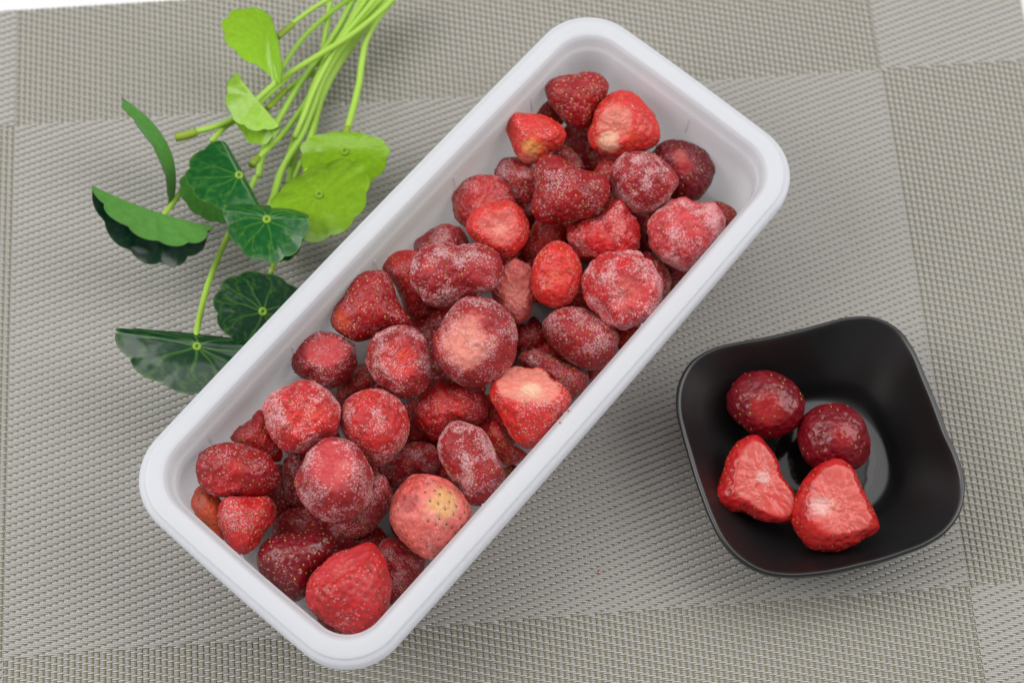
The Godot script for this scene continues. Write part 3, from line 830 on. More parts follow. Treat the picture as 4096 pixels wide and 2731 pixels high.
		{"id": 30, "label": "oval dark strawberry dotted with bright yellow seeds, beside the near rim", "at": Vector3(0.03815, 0.02900, 0.01073), "turn": Vector3(-1.2093, -0.2148, 0.1316), "out": PackedFloat32Array([13.1, 10.9, 9.5, 9.5, 10.4, 11.5, 13.2, 14.3, 12.6, 10.4, 9.4, 9.5, 10.6, 12.1, 13.5, 13.0]), "rz": 10.3, "res": 44, "base": [150, 21, 28], "frost": 0.55, "frost_color": F, "lump": 0.04, "seeds": 1, "seed_color": Y, "wet": false, "patches": [], "dents": [], "face": [196, 62, 66], "cuts": []},
		{"id": 31, "label": "bright red strawberry tucked below the near rim under the big wrinkled one", "at": Vector3(0.05555, 0.01800, 0.00803), "turn": Vector3(-1.2051, -0.2887, 0.2007), "out": PackedFloat32Array([4.3, 6.0, 5.2, 4.7, 4.0, 3.9, 4.0, 4.5, 4.3, 4.7, 5.1, 5.8, 4.3, 3.6, 3.7, 3.7]), "rz": 4.0, "res": 22, "base": [206, 46, 40], "frost": 0.15, "frost_color": F, "lump": 0.05, "seeds": 0.3, "seed_color": Y, "wet": false, "patches": [], "dents": [], "face": [196, 62, 66], "cuts": []},
		{"id": 32, "label": "long strawberry half under the one with the white stem hollow, frosted at its end", "at": Vector3(0.02835, 0.02300, 0.02123), "turn": Vector3(-1.2314, -0.1787, 0.0984), "out": PackedFloat32Array([11.0, 6.8, 5.1, 5.0, 5.8, 7.9, 12.0, 14.0, 8.6, 6.1, 5.4, 5.7, 7.2, 9.8, 10.9, 11.8]), "rz": 7.5, "res": 44, "base": [150, 21, 28], "frost": 0.36, "frost_color": F, "lump": 0.06, "seeds": 0.7, "seed_color": Y, "wet": false, "patches": [[0.7, -0.5, 0.5, 0.4, 196, 62, 66]], "dents": [[0.1, 0.3, 0.3, 0.06]], "face": [196, 62, 66], "cuts": []},
		{"id": 33, "label": "bright red conical strawberry with a torn creamy white stem hollow, beside the near rim", "at": Vector3(0.01786, 0.03700, 0.03582), "turn": Vector3(-1.2491, -0.1374, 0.0596), "out": PackedFloat32Array([14.2, 13.1, 11.4, 12.9, 12.8, 14.1, 13.7, 14.5, 12.5, 10.7, 11.2, 13.6, 15.4, 13.7, 12.3, 12.4]), "rz": 11.7, "res": 44, "base": [206, 46, 40], "frost": 0.32, "frost_color": F, "lump": 0.05, "seeds": 0.5, "seed_color": Y, "wet": false, "patches": [[0.05, 0.6, 0.75, 0.85, 230, 142, 124], [0.05, 0.62, 0.6, 0.9, 230, 188, 156], [0, -0.4, 0.6, 0.5, 186, 33, 35]], "dents": [[0, 0.45, 0.4, 0.14]], "face": [230, 142, 124], "cuts": [[0.05, 0.72, 0.62, 0.56]]},
		{"id": 34, "label": "strawberry with an orange-red face ringed in white frost and a nub on its edge", "at": Vector3(-0.05813, 0.04200, 0.03631), "turn": Vector3(-1.2393, 0.2656, -0.3231), "out": PackedFloat32Array([12.9, 12.7, 12.2, 11.8, 12.0, 10.8, 12.0, 13.1, 12.5, 12.2, 12.2, 13.1, 12.3, 10.2, 11.1, 12.9]), "rz": 10.9, "res": 44, "base": [186, 33, 35], "frost": 0.75, "frost_color": F, "lump": 0.06, "seeds": 0.3, "seed_color": Y, "wet": false, "patches": [[0.1, 0, 0.7, 0.7, 206, 46, 40], [0.3, 0.1, 0.35, 0.4, 222, 84, 52]], "dents": [[0, 0.1, 0.4, 0.06], [-0.3, -0.5, 0.3, 0.08]], "face": [206, 46, 40], "cuts": [[0.1, 0, 1, 0.72]]},
		{"id": 35, "label": "round red strawberry evenly dusted with frost, between the frost-ringed one and the cleft middle ones", "at": Vector3(-0.03420, 0.03600, 0.03932), "turn": Vector3(-1.2551, 0.1441, -0.2083), "out": PackedFloat32Array([11.4, 11.3, 11.7, 12.0, 12.1, 12.5, 12.8, 12.4, 11.5, 10.8, 10.1, 11.6, 13.8, 13.0, 12.1, 11.6]), "rz": 11.9, "res": 44, "base": [186, 33, 35], "frost": 0.5, "frost_color": F, "lump": 0.04, "seeds": 0.5, "seed_color": Y, "wet": false, "patches": [[0.1, -0.3, 0.5, 0.4, 206, 46, 40]], "dents": [[-0.1, 0.1, 0.2, 0.04]], "face": [196, 62, 66], "cuts": []},
		{"id": 36, "label": "lobed red strawberry lying low below the large pale disc one", "at": Vector3(-0.00979, 0.02400, 0.03118), "turn": Vector3(-1.2514, 0.0105, -0.0809), "out": PackedFloat32Array([14.2, 13.9, 10.3, 8.8, 8.8, 10.8, 10.7, 11.0, 12.5, 12.7, 12.0, 12.2, 8.3, 6.7, 7.3, 13.1]), "rz": 9.7, "res": 44, "base": [186, 33, 35], "frost": 0.25, "frost_color": F, "lump": 0.07, "seeds": 0.6, "seed_color": Y, "wet": false, "patches": [[-0.2, 0.2, 0.5, 0.4, 206, 46, 40]], "dents": [[0.2, 0.3, 0.35, 0.12]], "face": [196, 62, 66], "cuts": []},
		{"id": 37, "label": "strawberry low in the gap beneath the creased small one and the flat-faced round one", "at": Vector3(-0.04048, 0.02000, 0.01853), "turn": Vector3(-1.2299, 0.1598, -0.2213), "out": PackedFloat32Array([6.5, 5.9, 5.8, 6.7, 4.6, 4.0, 3.9, 4.4, 5.4, 6.5, 7.2, 4.6, 3.6, 3.4, 3.7, 5.0]), "rz": 4.6, "res": 22, "base": [186, 33, 35], "frost": 0.4, "frost_color": F, "lump": 0.05, "seeds": 0.6, "seed_color": Y, "wet": false, "patches": [], "dents": [], "face": [196, 62, 66], "cuts": []},
		{"id": 38, "label": "strawberry deep in the gap left of the large pale disc one", "at": Vector3(-0.01349, 0.01400, -0.00327), "turn": Vector3(-1.2041, 0.0253, -0.0929), "out": PackedFloat32Array([6.2, 6.2, 6.3, 6.2, 6.2, 6.2, 6.2, 6.5, 6.2, 6.2, 6.2, 6.2, 7.1, 6.2, 6.2, 6.2]), "rz": 6.5, "res": 22, "base": [150, 21, 28], "frost": 0.15, "frost_color": F, "lump": 0.05, "seeds": 0.5, "seed_color": Y, "wet": false, "patches": [], "dents": [], "face": [196, 62, 66], "cuts": []},
		{"id": 39, "label": "long dark strawberry with a thick white frost patch down its middle", "at": Vector3(-0.00304, 0.03700, 0.05518), "turn": Vector3(-1.2832, -0.0286, -0.0445), "out": PackedFloat32Array([9.7, 8.7, 9.4, 11.2, 12.6, 14.9, 14.0, 12.1, 9.9, 8.7, 8.7, 9.4, 14.2, 14.5, 13.3, 11.9]), "rz": 10.3, "res": 44, "base": [150, 21, 28], "frost": 0.85, "frost_color": F, "lump": 0.05, "seeds": 0.7, "seed_color": Y, "wet": false, "patches": [[0.1, -0.2, 0.4, 0.4, 186, 33, 35]], "dents": [[-0.2, 0.7, 0.3, 0.06]], "face": [196, 62, 66], "cuts": []},
		{"id": 40, "label": "red strawberry low beneath the one with the creamy stem hollow", "at": Vector3(0.00909, 0.02100, 0.04538), "turn": Vector3(-1.2740, -0.0957, 0.0199), "out": PackedFloat32Array([3.0, 2.5, 2.5, 2.9, 4.2, 9.3, 8.4, 5.3, 4.1, 3.9, 4.0, 4.8, 6.6, 6.8, 7.6, 8.2]), "rz": 4.7, "res": 22, "base": [186, 33, 35], "frost": 0.2, "frost_color": F, "lump": 0.05, "seeds": 0.5, "seed_color": Y, "wet": false, "patches": [], "dents": [], "face": [196, 62, 66], "cuts": []},
		{"id": 41, "label": "bit of dark strawberry below the near rim, beside the long frost-patched one", "at": Vector3(0.00984, 0.01300, 0.05238), "turn": Vector3(-1.2887, -0.1041, 0.0279), "out": PackedFloat32Array([2.1, 3.3, 3.3, 2.8, 2.0, 1.8, 1.9, 2.4, 2.5, 2.5, 3.1, 3.1, 2.4, 1.9, 1.7, 1.7]), "rz": 2.2, "res": 22, "base": [150, 21, 28], "frost": 0.25, "frost_color": F, "lump": 0.05, "seeds": 0.4, "seed_color": Y, "wet": false, "patches": [], "dents": [], "face": [196, 62, 66], "cuts": []},
		{"id": 42, "label": "dark strawberry low between the long frost-patched one and the pale yellow one", "at": Vector3(-0.02369, 0.01800, 0.04839), "turn": Vector3(-1.2803, 0.0916, -0.1598), "out": PackedFloat32Array([10.6, 10.1, 9.7, 8.3, 7.1, 6.7, 6.6, 7.7, 10.1, 10.3, 10.8, 7.8, 4.7, 4.6, 5.5, 8.7]), "rz": 7.3, "res": 44, "base": [150, 21, 28], "frost": 0.4, "frost_color": F, "lump": 0.06, "seeds": 0.5, "seed_color": Y, "wet": false, "patches": [[-0.2, 0, 0.5, 0.3, 186, 33, 35]], "dents": [], "face": [196, 62, 66], "cuts": []},
		{"id": 43, "label": "pale unripe strawberry, yellow and pink with green seeds, beside the near rim", "at": Vector3(-0.01811, 0.03800, 0.07199), "turn": Vector3(-1.3101, 0.0690, -0.1394), "out": PackedFloat32Array([13.8, 13.3, 12.8, 12.8, 13.2, 13.8, 13.5, 13.0, 12.9, 12.6, 12.3, 13.2, 14.7, 13.3, 12.0, 12.6]), "rz": 11.8, "res": 44, "base": [212, 98, 90], "frost": 0.12, "frost_color": F, "lump": 0.04, "seeds": 1, "seed_color": lin(128, 108, 40), "wet": false, "patches": [[0.3, 0.25, 0.7, 0.85, 230, 142, 124], [0.4, 0.35, 0.55, 0.7, 216, 166, 84], [-0.55, 0.3, 0.35, 0.6, 150, 21, 28], [-0.5, 0.75, 0.5, 0.5, 186, 33, 35]], "dents": [[-0.5, 0.25, 0.28, 0.12], [-0.5, -0.25, 0.4, 0.05]], "face": [196, 62, 66], "cuts": []},
		{"id": 44, "label": "round strawberry in two tones, pink above and purplish with frost below", "at": Vector3(-0.04780, 0.04500, 0.06046), "turn": Vector3(-1.2801, 0.2437, -0.3063), "out": PackedFloat32Array([12.5, 12.3, 12.8, 13.6, 14.3, 14.0, 12.9, 12.2, 13.0, 12.7, 12.6, 13.3, 13.8, 13.8, 13.3, 12.8]), "rz": 13.1, "res": 44, "base": [150, 21, 28], "frost": 0.62, "frost_color": F, "lump": 0.05, "seeds": 0.4, "seed_color": Y, "wet": false, "patches": [[-0.1, 0.5, 0.85, 0.8, 196, 62, 66], [0.2, 0.35, 0.4, 0.5, 212, 98, 90]], "dents": [[0, 0.15, 0.3, 0.06], [0.3, -0.3, 0.42, -0.1]], "face": [196, 62, 66], "cuts": [[-0.1, 0.55, 0.85, 0.8]]},
		{"id": 45, "label": "dark red strawberry tucked beneath the two-toned round one", "at": Vector3(-0.03903, 0.02700, 0.06579), "turn": Vector3(-1.3002, 0.1982, -0.2639), "out": PackedFloat32Array([7.2, 9.3, 11.3, 12.5, 8.3, 4.2, 4.0, 4.6, 6.4, 10.8, 11.9, 10.4, 8.3, 7.0, 6.1, 6.2]), "rz": 7.2, "res": 44, "base": [150, 21, 28], "frost": 0.45, "frost_color": F, "lump": 0.07, "seeds": 0.5, "seed_color": Y, "wet": false, "patches": [], "dents": [], "face": [196, 62, 66], "cuts": []},
		{"id": 46, "label": "wide dark red strawberry nearest the tray's left corner, seeds along its upper edge", "at": Vector3(-0.08048, 0.03700, 0.05244), "turn": Vector3(-1.2546, 0.4064, -0.4609), "out": PackedFloat32Array([14.0, 12.4, 10.2, 9.2, 9.4, 10.6, 12.0, 13.8, 13.6, 13.0, 11.0, 9.1, 8.1, 9.1, 11.9, 14.1]), "rz": 10.2, "res": 44, "base": [150, 21, 28], "frost": 0.16, "frost_color": F, "lump": 0.05, "seeds": 0.8, "seed_color": Y, "wet": false, "patches": [[-0.4, -0.45, 0.6, 0.6, 186, 33, 35], [-0.1, 0.1, 0.4, 0.5, 206, 46, 40]], "dents": [[-0.1, -0.35, 0.3, 0.08]], "face": [186, 33, 35], "cuts": [[-0.3, -0.6, 0.8, 0.78]]},
		{"id": 47, "label": "smooth red strawberry with a raised nub, against the long wall behind the wide dark one", "at": Vector3(-0.07423, 0.02700, 0.03819), "turn": Vector3(-1.2425, 0.3480, -0.4027), "out": PackedFloat32Array([6.1, 5.6, 6.0, 7.7, 9.5, 7.0, 7.0, 8.2, 9.5, 7.1, 6.0, 5.8, 6.6, 8.2, 10.4, 8.1]), "rz": 6.7, "res": 44, "base": [186, 33, 35], "frost": 0.2, "frost_color": F, "lump": 0.06, "seeds": 0.4, "seed_color": Y, "wet": false, "patches": [[-0.6, 0, 0.4, 0.4, 206, 46, 40]], "dents": [[0, 0.1, 0.25, 0.08]], "face": [196, 62, 66], "cuts": []},
		{"id": 48, "label": "orange strawberry against the tray's short near-left wall, under the wide dark one", "at": Vector3(-0.09087, 0.02700, 0.06286), "turn": Vector3(-1.2676, 0.4829, -0.5374), "out": PackedFloat32Array([5.4, 4.8, 5.1, 5.8, 6.8, 9.6, 8.4, 7.2, 5.6, 5.1, 4.7, 4.9, 6.3, 10.2, 8.4, 6.4]), "rz": 5.9, "res": 44, "base": [222, 84, 52], "frost": 0.05, "frost_color": F, "lump": 0.04, "seeds": 0.8, "seed_color": Y, "wet": false, "patches": [[-0.6, 0.5, 0.5, 0.4, 230, 142, 124]], "dents": [], "face": [196, 62, 66], "cuts": []},
		{"id": 49, "label": "small red conical strawberry with its tip on the short wall's rim side", "at": Vector3(-0.07852, 0.03500, 0.06904), "turn": Vector3(-1.2815, 0.4348, -0.4922), "out": PackedFloat32Array([9.3, 11.0, 11.0, 9.0, 8.5, 9.1, 10.4, 9.5, 8.7, 8.3, 8.9, 11.1, 10.8, 9.1, 7.6, 7.7]), "rz": 8.4, "res": 44, "base": [186, 33, 35], "frost": 0.3, "frost_color": F, "lump": 0.05, "seeds": 0.7, "seed_color": Y, "wet": false, "patches": [[-0.2, -0.7, 0.5, 0.5, 206, 46, 40]], "dents": [[-0.1, 0.85, 0.3, 0.07]], "face": [196, 62, 66], "cuts": []},
		{"id": 50, "label": "dark knobbly strawberry squeezed left of the two-toned round one", "at": Vector3(-0.06361, 0.02100, 0.05234), "turn": Vector3(-1.2721, 0.3190, -0.3783), "out": PackedFloat32Array([3.0, 3.2, 4.2, 6.8, 8.8, 8.0, 5.1, 3.9, 3.6, 3.8, 4.7, 7.1, 8.3, 9.1, 4.4, 3.2]), "rz": 4.9, "res": 22, "base": [150, 21, 28], "frost": 0.4, "frost_color": F, "lump": 0.07, "seeds": 0.4, "seed_color": Y, "wet": false, "patches": [], "dents": [], "face": [196, 62, 66], "cuts": []},
		{"id": 51, "label": "dark strawberry lying low below the two-toned round one", "at": Vector3(-0.06316, 0.01500, 0.06677), "turn": Vector3(-1.2968, 0.3440, -0.4054), "out": PackedFloat32Array([10.2, 7.3, 6.2, 5.6, 6.0, 7.1, 7.9, 8.5, 8.4, 9.2, 7.3, 5.6, 5.2, 5.6, 7.0, 9.1]), "rz": 6.5, "res": 22, "base": [150, 21, 28], "frost": 0.1, "frost_color": F, "lump": 0.05, "seeds": 0.6, "seed_color": Y, "wet": false, "patches": [], "dents": [], "face": [196, 62, 66], "cuts": []},
		{"id": 52, "label": "glossy maroon strawberry covered in yellow seeds, against the short wall", "at": Vector3(-0.06335, 0.03000, 0.08236), "turn": Vector3(-1.3136, 0.3803, -0.4428), "out": PackedFloat32Array([10.3, 14.1, 15.1, 10.6, 9.5, 9.7, 11.3, 12.2, 12.5, 11.8, 11.3, 11.5, 13.3, 11.6, 7.9, 8.3]), "rz": 10.2, "res": 44, "base": [118, 20, 30], "frost": 0.06, "frost_color": F, "lump": 0.02, "seeds": 1, "seed_color": Y, "wet": true, "patches": [], "dents": [], "face": [196, 62, 66], "cuts": []},
		{"id": 53, "label": "largest red strawberry in the tray's nearest corner, flat-topped with fine dark pits", "at": Vector3(-0.04464, 0.03700, 0.09497), "turn": Vector3(-1.3408, 0.2837, -0.3507), "out": PackedFloat32Array([12.8, 13.2, 14.8, 16.5, 13.8, 13.3, 12.9, 13.9, 14.9, 14.9, 13.5, 13.4, 14.7, 15.0, 14.3, 13.1]), "rz": 12.6, "res": 44, "base": [186, 33, 35], "frost": 0.16, "frost_color": F, "lump": 0.03, "seeds": 0.95, "seed_color": lin(134, 72, 44), "wet": false, "patches": [[0.2, 0, 0.5, 0.5, 196, 62, 66], [-0.35, 0.65, 0.4, 0.6, 212, 98, 90], [-0.4, -0.3, 0.6, 0.4, 150, 21, 28]], "dents": [[-0.4, 0.7, 0.35, 0.08]], "face": [196, 62, 66], "cuts": [[-0.45, 0.75, 0.55, 0.74]]},
		{"id": 54, "label": "dark strawberry low beside the near rim, behind the corner one", "at": Vector3(-0.03000, 0.02200, 0.08611), "turn": Vector3(-1.3376, 0.1628, -0.2322), "out": PackedFloat32Array([8.6, 9.7, 8.5, 8.8, 10.5, 11.3, 9.4, 7.2, 6.6, 6.9, 8.8, 11.2, 11.5, 8.9, 7.7, 7.9]), "rz": 8.1, "res": 44, "base": [150, 21, 28], "frost": 0.4, "frost_color": F, "lump": 0.05, "seeds": 0.7, "seed_color": Y, "wet": false, "patches": [], "dents": [], "face": [196, 62, 66], "cuts": []},
		{"id": 55, "label": "sliver of dark strawberry on the tray floor under the flat-topped corner one", "at": Vector3(-0.05157, 0.01300, 0.09866), "turn": Vector3(-1.3521, 0.3428, -0.4098), "out": PackedFloat32Array([6.5, 5.3, 5.1, 5.4, 5.0, 5.4, 6.6, 6.2, 6.7, 5.5, 5.1, 4.9, 5.2, 5.5, 6.1, 6.4]), "rz": 5.1, "res": 22, "base": [150, 21, 28], "frost": 0.05, "frost_color": F, "lump": 0.04, "seeds": 0.4, "seed_color": Y, "wet": false, "patches": [], "dents": [], "face": [196, 62, 66], "cuts": []},
		{"id": 56, "label": "strawberry deep below the pale unripe one", "at": Vector3(-0.04000, 0.01400, 0.07346), "turn": Vector3(-1.3177, 0.2145, -0.2812), "out": PackedFloat32Array([7.3, 6.5, 6.2, 6.2, 6.2, 6.2, 6.2, 6.2, 7.4, 6.8, 6.2, 6.2, 6.2, 6.2, 6.2, 6.5]), "rz": 6.5, "res": 22, "base": [150, 21, 28], "frost": 0.1, "frost_color": F, "lump": 0.05, "seeds": 0.5, "seed_color": Y, "wet": false, "patches": [], "dents": [], "face": [196, 62, 66], "cuts": []},
		{"id": 57, "label": "strawberry deep in the gap right of the large pale disc one", "at": Vector3(0.02229, 0.01400, 0.00457), "turn": Vector3(-1.2128, -0.1380, 0.0597), "out": PackedFloat32Array([6.2, 6.2, 6.2, 6.3, 7.9, 6.5, 6.2, 6.2, 6.2, 6.2, 6.5, 6.7, 6.6, 6.3, 7.0, 6.2]), "rz": 6.5, "res": 22, "base": [150, 21, 28], "frost": 0.15, "frost_color": F, "lump": 0.05, "seeds": 0.5, "seed_color": Y, "wet": false, "patches": [], "dents": [], "face": [196, 62, 66], "cuts": []},
		{"id": 58, "label": "bit of frosted strawberry below the near rim under the seed-dotted oval one", "at": Vector3(0.04346, 0.01600, 0.01920), "turn": Vector3(-1.2273, -0.2484, 0.1639), "out": PackedFloat32Array([2.6, 4.2, 4.1, 3.5, 2.6, 2.3, 2.4, 3.1, 3.0, 3.4, 4.7, 3.6, 3.3, 2.3, 2.1, 2.1]), "rz": 2.8, "res": 22, "base": [196, 62, 66], "frost": 0.4, "frost_color": F, "lump": 0.05, "seeds": 0.5, "seed_color": Y, "wet": false, "patches": [], "dents": [], "face": [196, 62, 66], "cuts": []},
		{"id": 60, "label": "small patch of red strawberry between the triangular one and the round frosted one", "at": Vector3(0.05527, 0.02200, -0.05382), "turn": Vector3(-1.1158, -0.2253, 0.1368), "out": PackedFloat32Array([6.2, 6.2, 6.2, 6.2, 6.2, 6.2, 6.2, 6.2, 6.2, 6.2, 6.2, 6.2, 6.2, 6.2, 6.2, 6.2]), "rz": 6.5, "res": 22, "base": [186, 33, 35], "frost": 0.2, "frost_color": F, "lump": 0.05, "seeds": 0.5, "seed_color": Y, "wet": false, "patches": [], "dents": [], "face": [196, 62, 66], "cuts": []},
		{"id": 62, "label": "strawberry deep between the cleft one and the notched heart", "at": Vector3(0.06600, 0.01400, -0.03307), "turn": Vector3(-1.1456, -0.2824, 0.1907), "out": PackedFloat32Array([6.2, 6.2, 6.2, 6.2, 7.1, 7.1, 6.2, 6.2, 6.2, 6.2, 6.2, 6.2, 7.1, 7.4, 6.2, 6.2]), "rz": 6.5, "res": 22, "base": [150, 21, 28], "frost": 0.2, "frost_color": F, "lump": 0.05, "seeds": 0.5, "seed_color": Y, "wet": false, "patches": [], "dents": [], "face": [196, 62, 66], "cuts": []},
		{"id": 63, "label": "strawberry deep right of the wide dark one", "at": Vector3(-0.06895, 0.01300, 0.05706), "turn": Vector3(-1.2802, 0.3564, -0.4156), "out": PackedFloat32Array([6.2, 6.2, 6.2, 6.2, 6.6, 6.2, 6.2, 6.2, 6.2, 6.2, 6.2, 6.2, 6.2, 6.2, 6.2, 6.2]), "rz": 6.5, "res": 22, "base": [150, 21, 28], "frost": 0.1, "frost_color": F, "lump": 0.05, "seeds": 0.5, "seed_color": Y, "wet": false, "patches": [], "dents": [], "face": [196, 62, 66], "cuts": []},
		{"id": 101, "label": "wet thawed strawberry with a red scar, alone by the dish's upper left wall", "at": Vector3(0.10055, 0.02000, 0.03671), "turn": Vector3(-1.2167, -0.5307, 0.4313), "out": PackedFloat32Array([13.3, 12.4, 11.7, 11.4, 11.6, 12.3, 13.2, 13.6, 13.6, 12.5, 11.4, 11.5, 12.0, 12.3, 12.9, 13.5]), "rz": 11.2, "res": 44, "base": [118, 20, 30], "frost": 0, "frost_color": F, "lump": 0.045, "seeds": 0.35, "seed_color": lin(150, 112, 50), "wet": true, "patches": [[0.05, -0.15, 0.7, 0.4, 206, 46, 40]], "dents": [[-0.05, -0.1, 0.3, 0.08], [-0.3, 0.5, 0.3, 0.06], [0.6, 0.1, 0.25, 0.06]], "face": [196, 62, 66], "cuts": []},
		{"id": 102, "label": "wrinkled wet dark red strawberry in the middle of the black dish", "at": Vector3(0.12237, 0.01900, 0.05038), "turn": Vector3(-1.2160, -0.6508, 0.5470), "out": PackedFloat32Array([12.3, 11.8, 12.0, 12.2, 12.0, 12.1, 12.6, 12.7, 12.4, 12.3, 12.5, 12.2, 11.5, 12.1, 13.4, 13.2]), "rz": 11.1, "res": 44, "base": [118, 20, 30], "frost": 0, "frost_color": F, "lump": 0.045, "seeds": 0.4, "seed_color": lin(150, 112, 50), "wet": true, "patches": [[0.3, 0.1, 0.5, 0.4, 186, 33, 35]], "dents": [], "face": [196, 62, 66], "cuts": []},
		{"id": 103, "label": "cut strawberry half, pink flesh up, at the dish's left side", "at": Vector3(0.09314, 0.02100, 0.06511), "turn": Vector3(-1.2595, -0.5737, 0.4782), "out": PackedFloat32Array([10.9, 9.5, 10.7, 13.0, 16.6, 15.5, 13.3, 12.0, 12.7, 15.2, 13.1, 10.7, 11.8, 14.5, 17.5, 15.2]), "rz": 9.3, "res": 44, "base": [186, 33, 35], "frost": 0, "frost_color": F, "lump": 0.03, "seeds": 0.7, "seed_color": lin(150, 112, 50), "wet": true, "patches": [[0.15, 0.1, 0.95, 0.9, 212, 98, 90], [0.4, 0.3, 0.5, 0.55, 232, 196, 190], [0.25, -0.15, 0.3, 0.6, 206, 46, 40], [0.6, -0.6, 0.45, 0.5, 206, 46, 40]], "dents": [[0.2, -0.1, 0.22, 0.1], [0.75, 0.35, 0.25, 0.1]], "face": [212, 98, 90], "cuts": [[0.25, 0.1, 1, 0.45]]},
		{"id": 104, "label": "cut strawberry half with a white core and a dark slit, nearest in the dish", "at": Vector3(0.11753, 0.02400, 0.07656), "turn": Vector3(-1.2493, -0.7136, 0.6134), "out": PackedFloat32Array([13.4, 12.0, 12.9, 15.9, 16.8, 15.0, 13.8, 13.2, 13.4, 14.6, 15.1, 15.1, 14.4, 14.0, 14.4, 16.4]), "rz": 10.8, "res": 44, "base": [186, 33, 35], "frost": 0, "frost_color": F, "lump": 0.035, "seeds": 0.6, "seed_color": lin(150, 112, 50), "wet": true, "patches": [[0.2, 0.15, 0.9, 0.85, 212, 98, 90], [-0.35, 0.15, 0.5, 0.6, 232, 196, 190], [0, 0.05, 0.45, 0.5, 230, 142, 124], [-0.5, -0.6, 0.45, 0.5, 206, 46, 40]], "dents": [[-0.4, 0.15, 0.22, 0.1], [0.02, -0.1, 0.12, 0.14]], "face": [212, 98, 90], "cuts": [[0.15, 0.15, 1, 0.5]]},
		{"id": 201, "label": "strawberry in the bottom layer of the heap, glimpsed through a gap between upper ones", "at": Vector3(-0.07116, 0.01220, 0.05377), "turn": Vector3(-1.208, -0.342, -2.039), "out": PackedFloat32Array([10.8, 10.5, 10.6, 10.5, 10.8, 10.8, 11.1, 10.8, 10.4, 10.3, 10.4, 10.5, 10.7, 11.1, 11.2, 11.3]), "rz": 9.6, "res": 22, "base": [150, 21, 28], "frost": 0.25, "frost_color": F, "lump": 0.05, "seeds": 0.6, "seed_color": Y, "wet": false, "patches": [], "dents": [], "face": [0, 0, 0], "cuts": []},
		{"id": 202, "label": "strawberry in the bottom layer of the heap, glimpsed through a gap between upper ones", "at": Vector3(-0.06106, 0.01220, 0.06871), "turn": Vector3(-1.543, 0.417, 0.838), "out": PackedFloat32Array([10.2, 10.6, 10.4, 10.5, 10.2, 10.0, 9.7, 9.5, 9.8, 9.9, 10.0, 9.6, 10.0, 9.8, 10.0, 10.0]), "rz": 9.7, "res": 22, "base": [150, 21, 28], "frost": 0.15, "frost_color": F, "lump": 0.05, "seeds": 0.6, "seed_color": Y, "wet": false, "patches": [], "dents": [], "face": [0, 0, 0], "cuts": []},
		{"id": 203, "label": "strawberry in the bottom layer of the heap, glimpsed through a gap between upper ones", "at": Vector3(-0.04346, 0.01220, 0.08579), "turn": Vector3(-1.732, -0.117, -2.420), "out": PackedFloat32Array([10.1, 10.2, 10.3, 9.8, 9.8, 9.7, 9.7, 10.0, 10.0, 10.5, 10.4, 10.5, 10.3, 10.4, 10.1, 10.0]), "rz": 10.0, "res": 22, "base": [186, 33, 35], "frost": 0.1, "frost_color": F, "lump": 0.05, "seeds": 0.6, "seed_color": Y, "wet": false, "patches": [], "dents": [], "face": [0, 0, 0], "cuts": []},
		{"id": 204, "label": "strawberry in the bottom layer of the heap, glimpsed through a gap between upper ones", "at": Vector3(-0.05678, 0.01220, 0.03769), "turn": Vector3(-1.612, -0.313, -2.772), "out": PackedFloat32Array([9.8, 9.9, 9.8, 9.7, 9.9, 10.4, 10.2, 9.7, 9.3, 9.5, 9.8, 9.8, 9.7, 9.8, 10.0, 9.7]), "rz": 9.9, "res": 22, "base": [150, 21, 28], "frost": 0.25, "frost_color": F, "lump": 0.05, "seeds": 0.6, "seed_color": Y, "wet": false, "patches": [], "dents": [], "face": [0, 0, 0], "cuts": []},
		{"id": 205, "label": "strawberry in the bottom layer of the heap, glimpsed through a gap between upper ones", "at": Vector3(-0.04055, 0.01220, 0.05168), "turn": Vector3(-1.264, -0.419, 2.601), "out": PackedFloat32Array([10.0, 9.7, 9.5, 9.1, 9.1, 9.5, 9.9, 10.0, 9.8, 9.9, 9.8, 9.9, 9.8, 9.8, 9.7, 9.8]), "rz": 9.0, "res": 22, "base": [150, 21, 28], "frost": 0.15, "frost_color": F, "lump": 0.05, "seeds": 0.6, "seed_color": Y, "wet": false, "patches": [], "dents": [], "face": [0, 0, 0], "cuts": []},
		{"id": 206, "label": "strawberry in the bottom layer of the heap, glimpsed through a gap between upper ones", "at": Vector3(-0.02280, 0.01220, 0.06689), "turn": Vector3(-1.234, -0.067, 2.882), "out": PackedFloat32Array([9.0, 9.3, 9.2, 9.3, 9.3, 9.5, 9.6, 9.3, 9.1, 8.9, 8.9, 9.0, 9.3, 9.5, 9.5, 9.1]), "rz": 9.5, "res": 22, "base": [186, 33, 35], "frost": 0.1, "frost_color": F, "lump": 0.05, "seeds": 0.6, "seed_color": Y, "wet": false, "patches": [], "dents": [], "face": [0, 0, 0], "cuts": []},
		{"id": 207, "label": "strawberry in the bottom layer of the heap, glimpsed through a gap between upper ones", "at": Vector3(-0.03778, 0.01220, 0.02015), "turn": Vector3(-1.621, -0.357, -2.696), "out": PackedFloat32Array([10.9, 10.5, 10.9, 10.8, 11.1, 10.6, 10.6, 10.3, 10.9, 10.8, 11.0, 10.8, 11.1, 11.0, 11.2, 10.9]), "rz": 9.2, "res": 22, "base": [150, 21, 28], "frost": 0.25, "frost_color": F, "lump": 0.05, "seeds": 0.6, "seed_color": Y, "wet": false, "patches": [], "dents": [], "face": [0, 0, 0], "cuts": []},
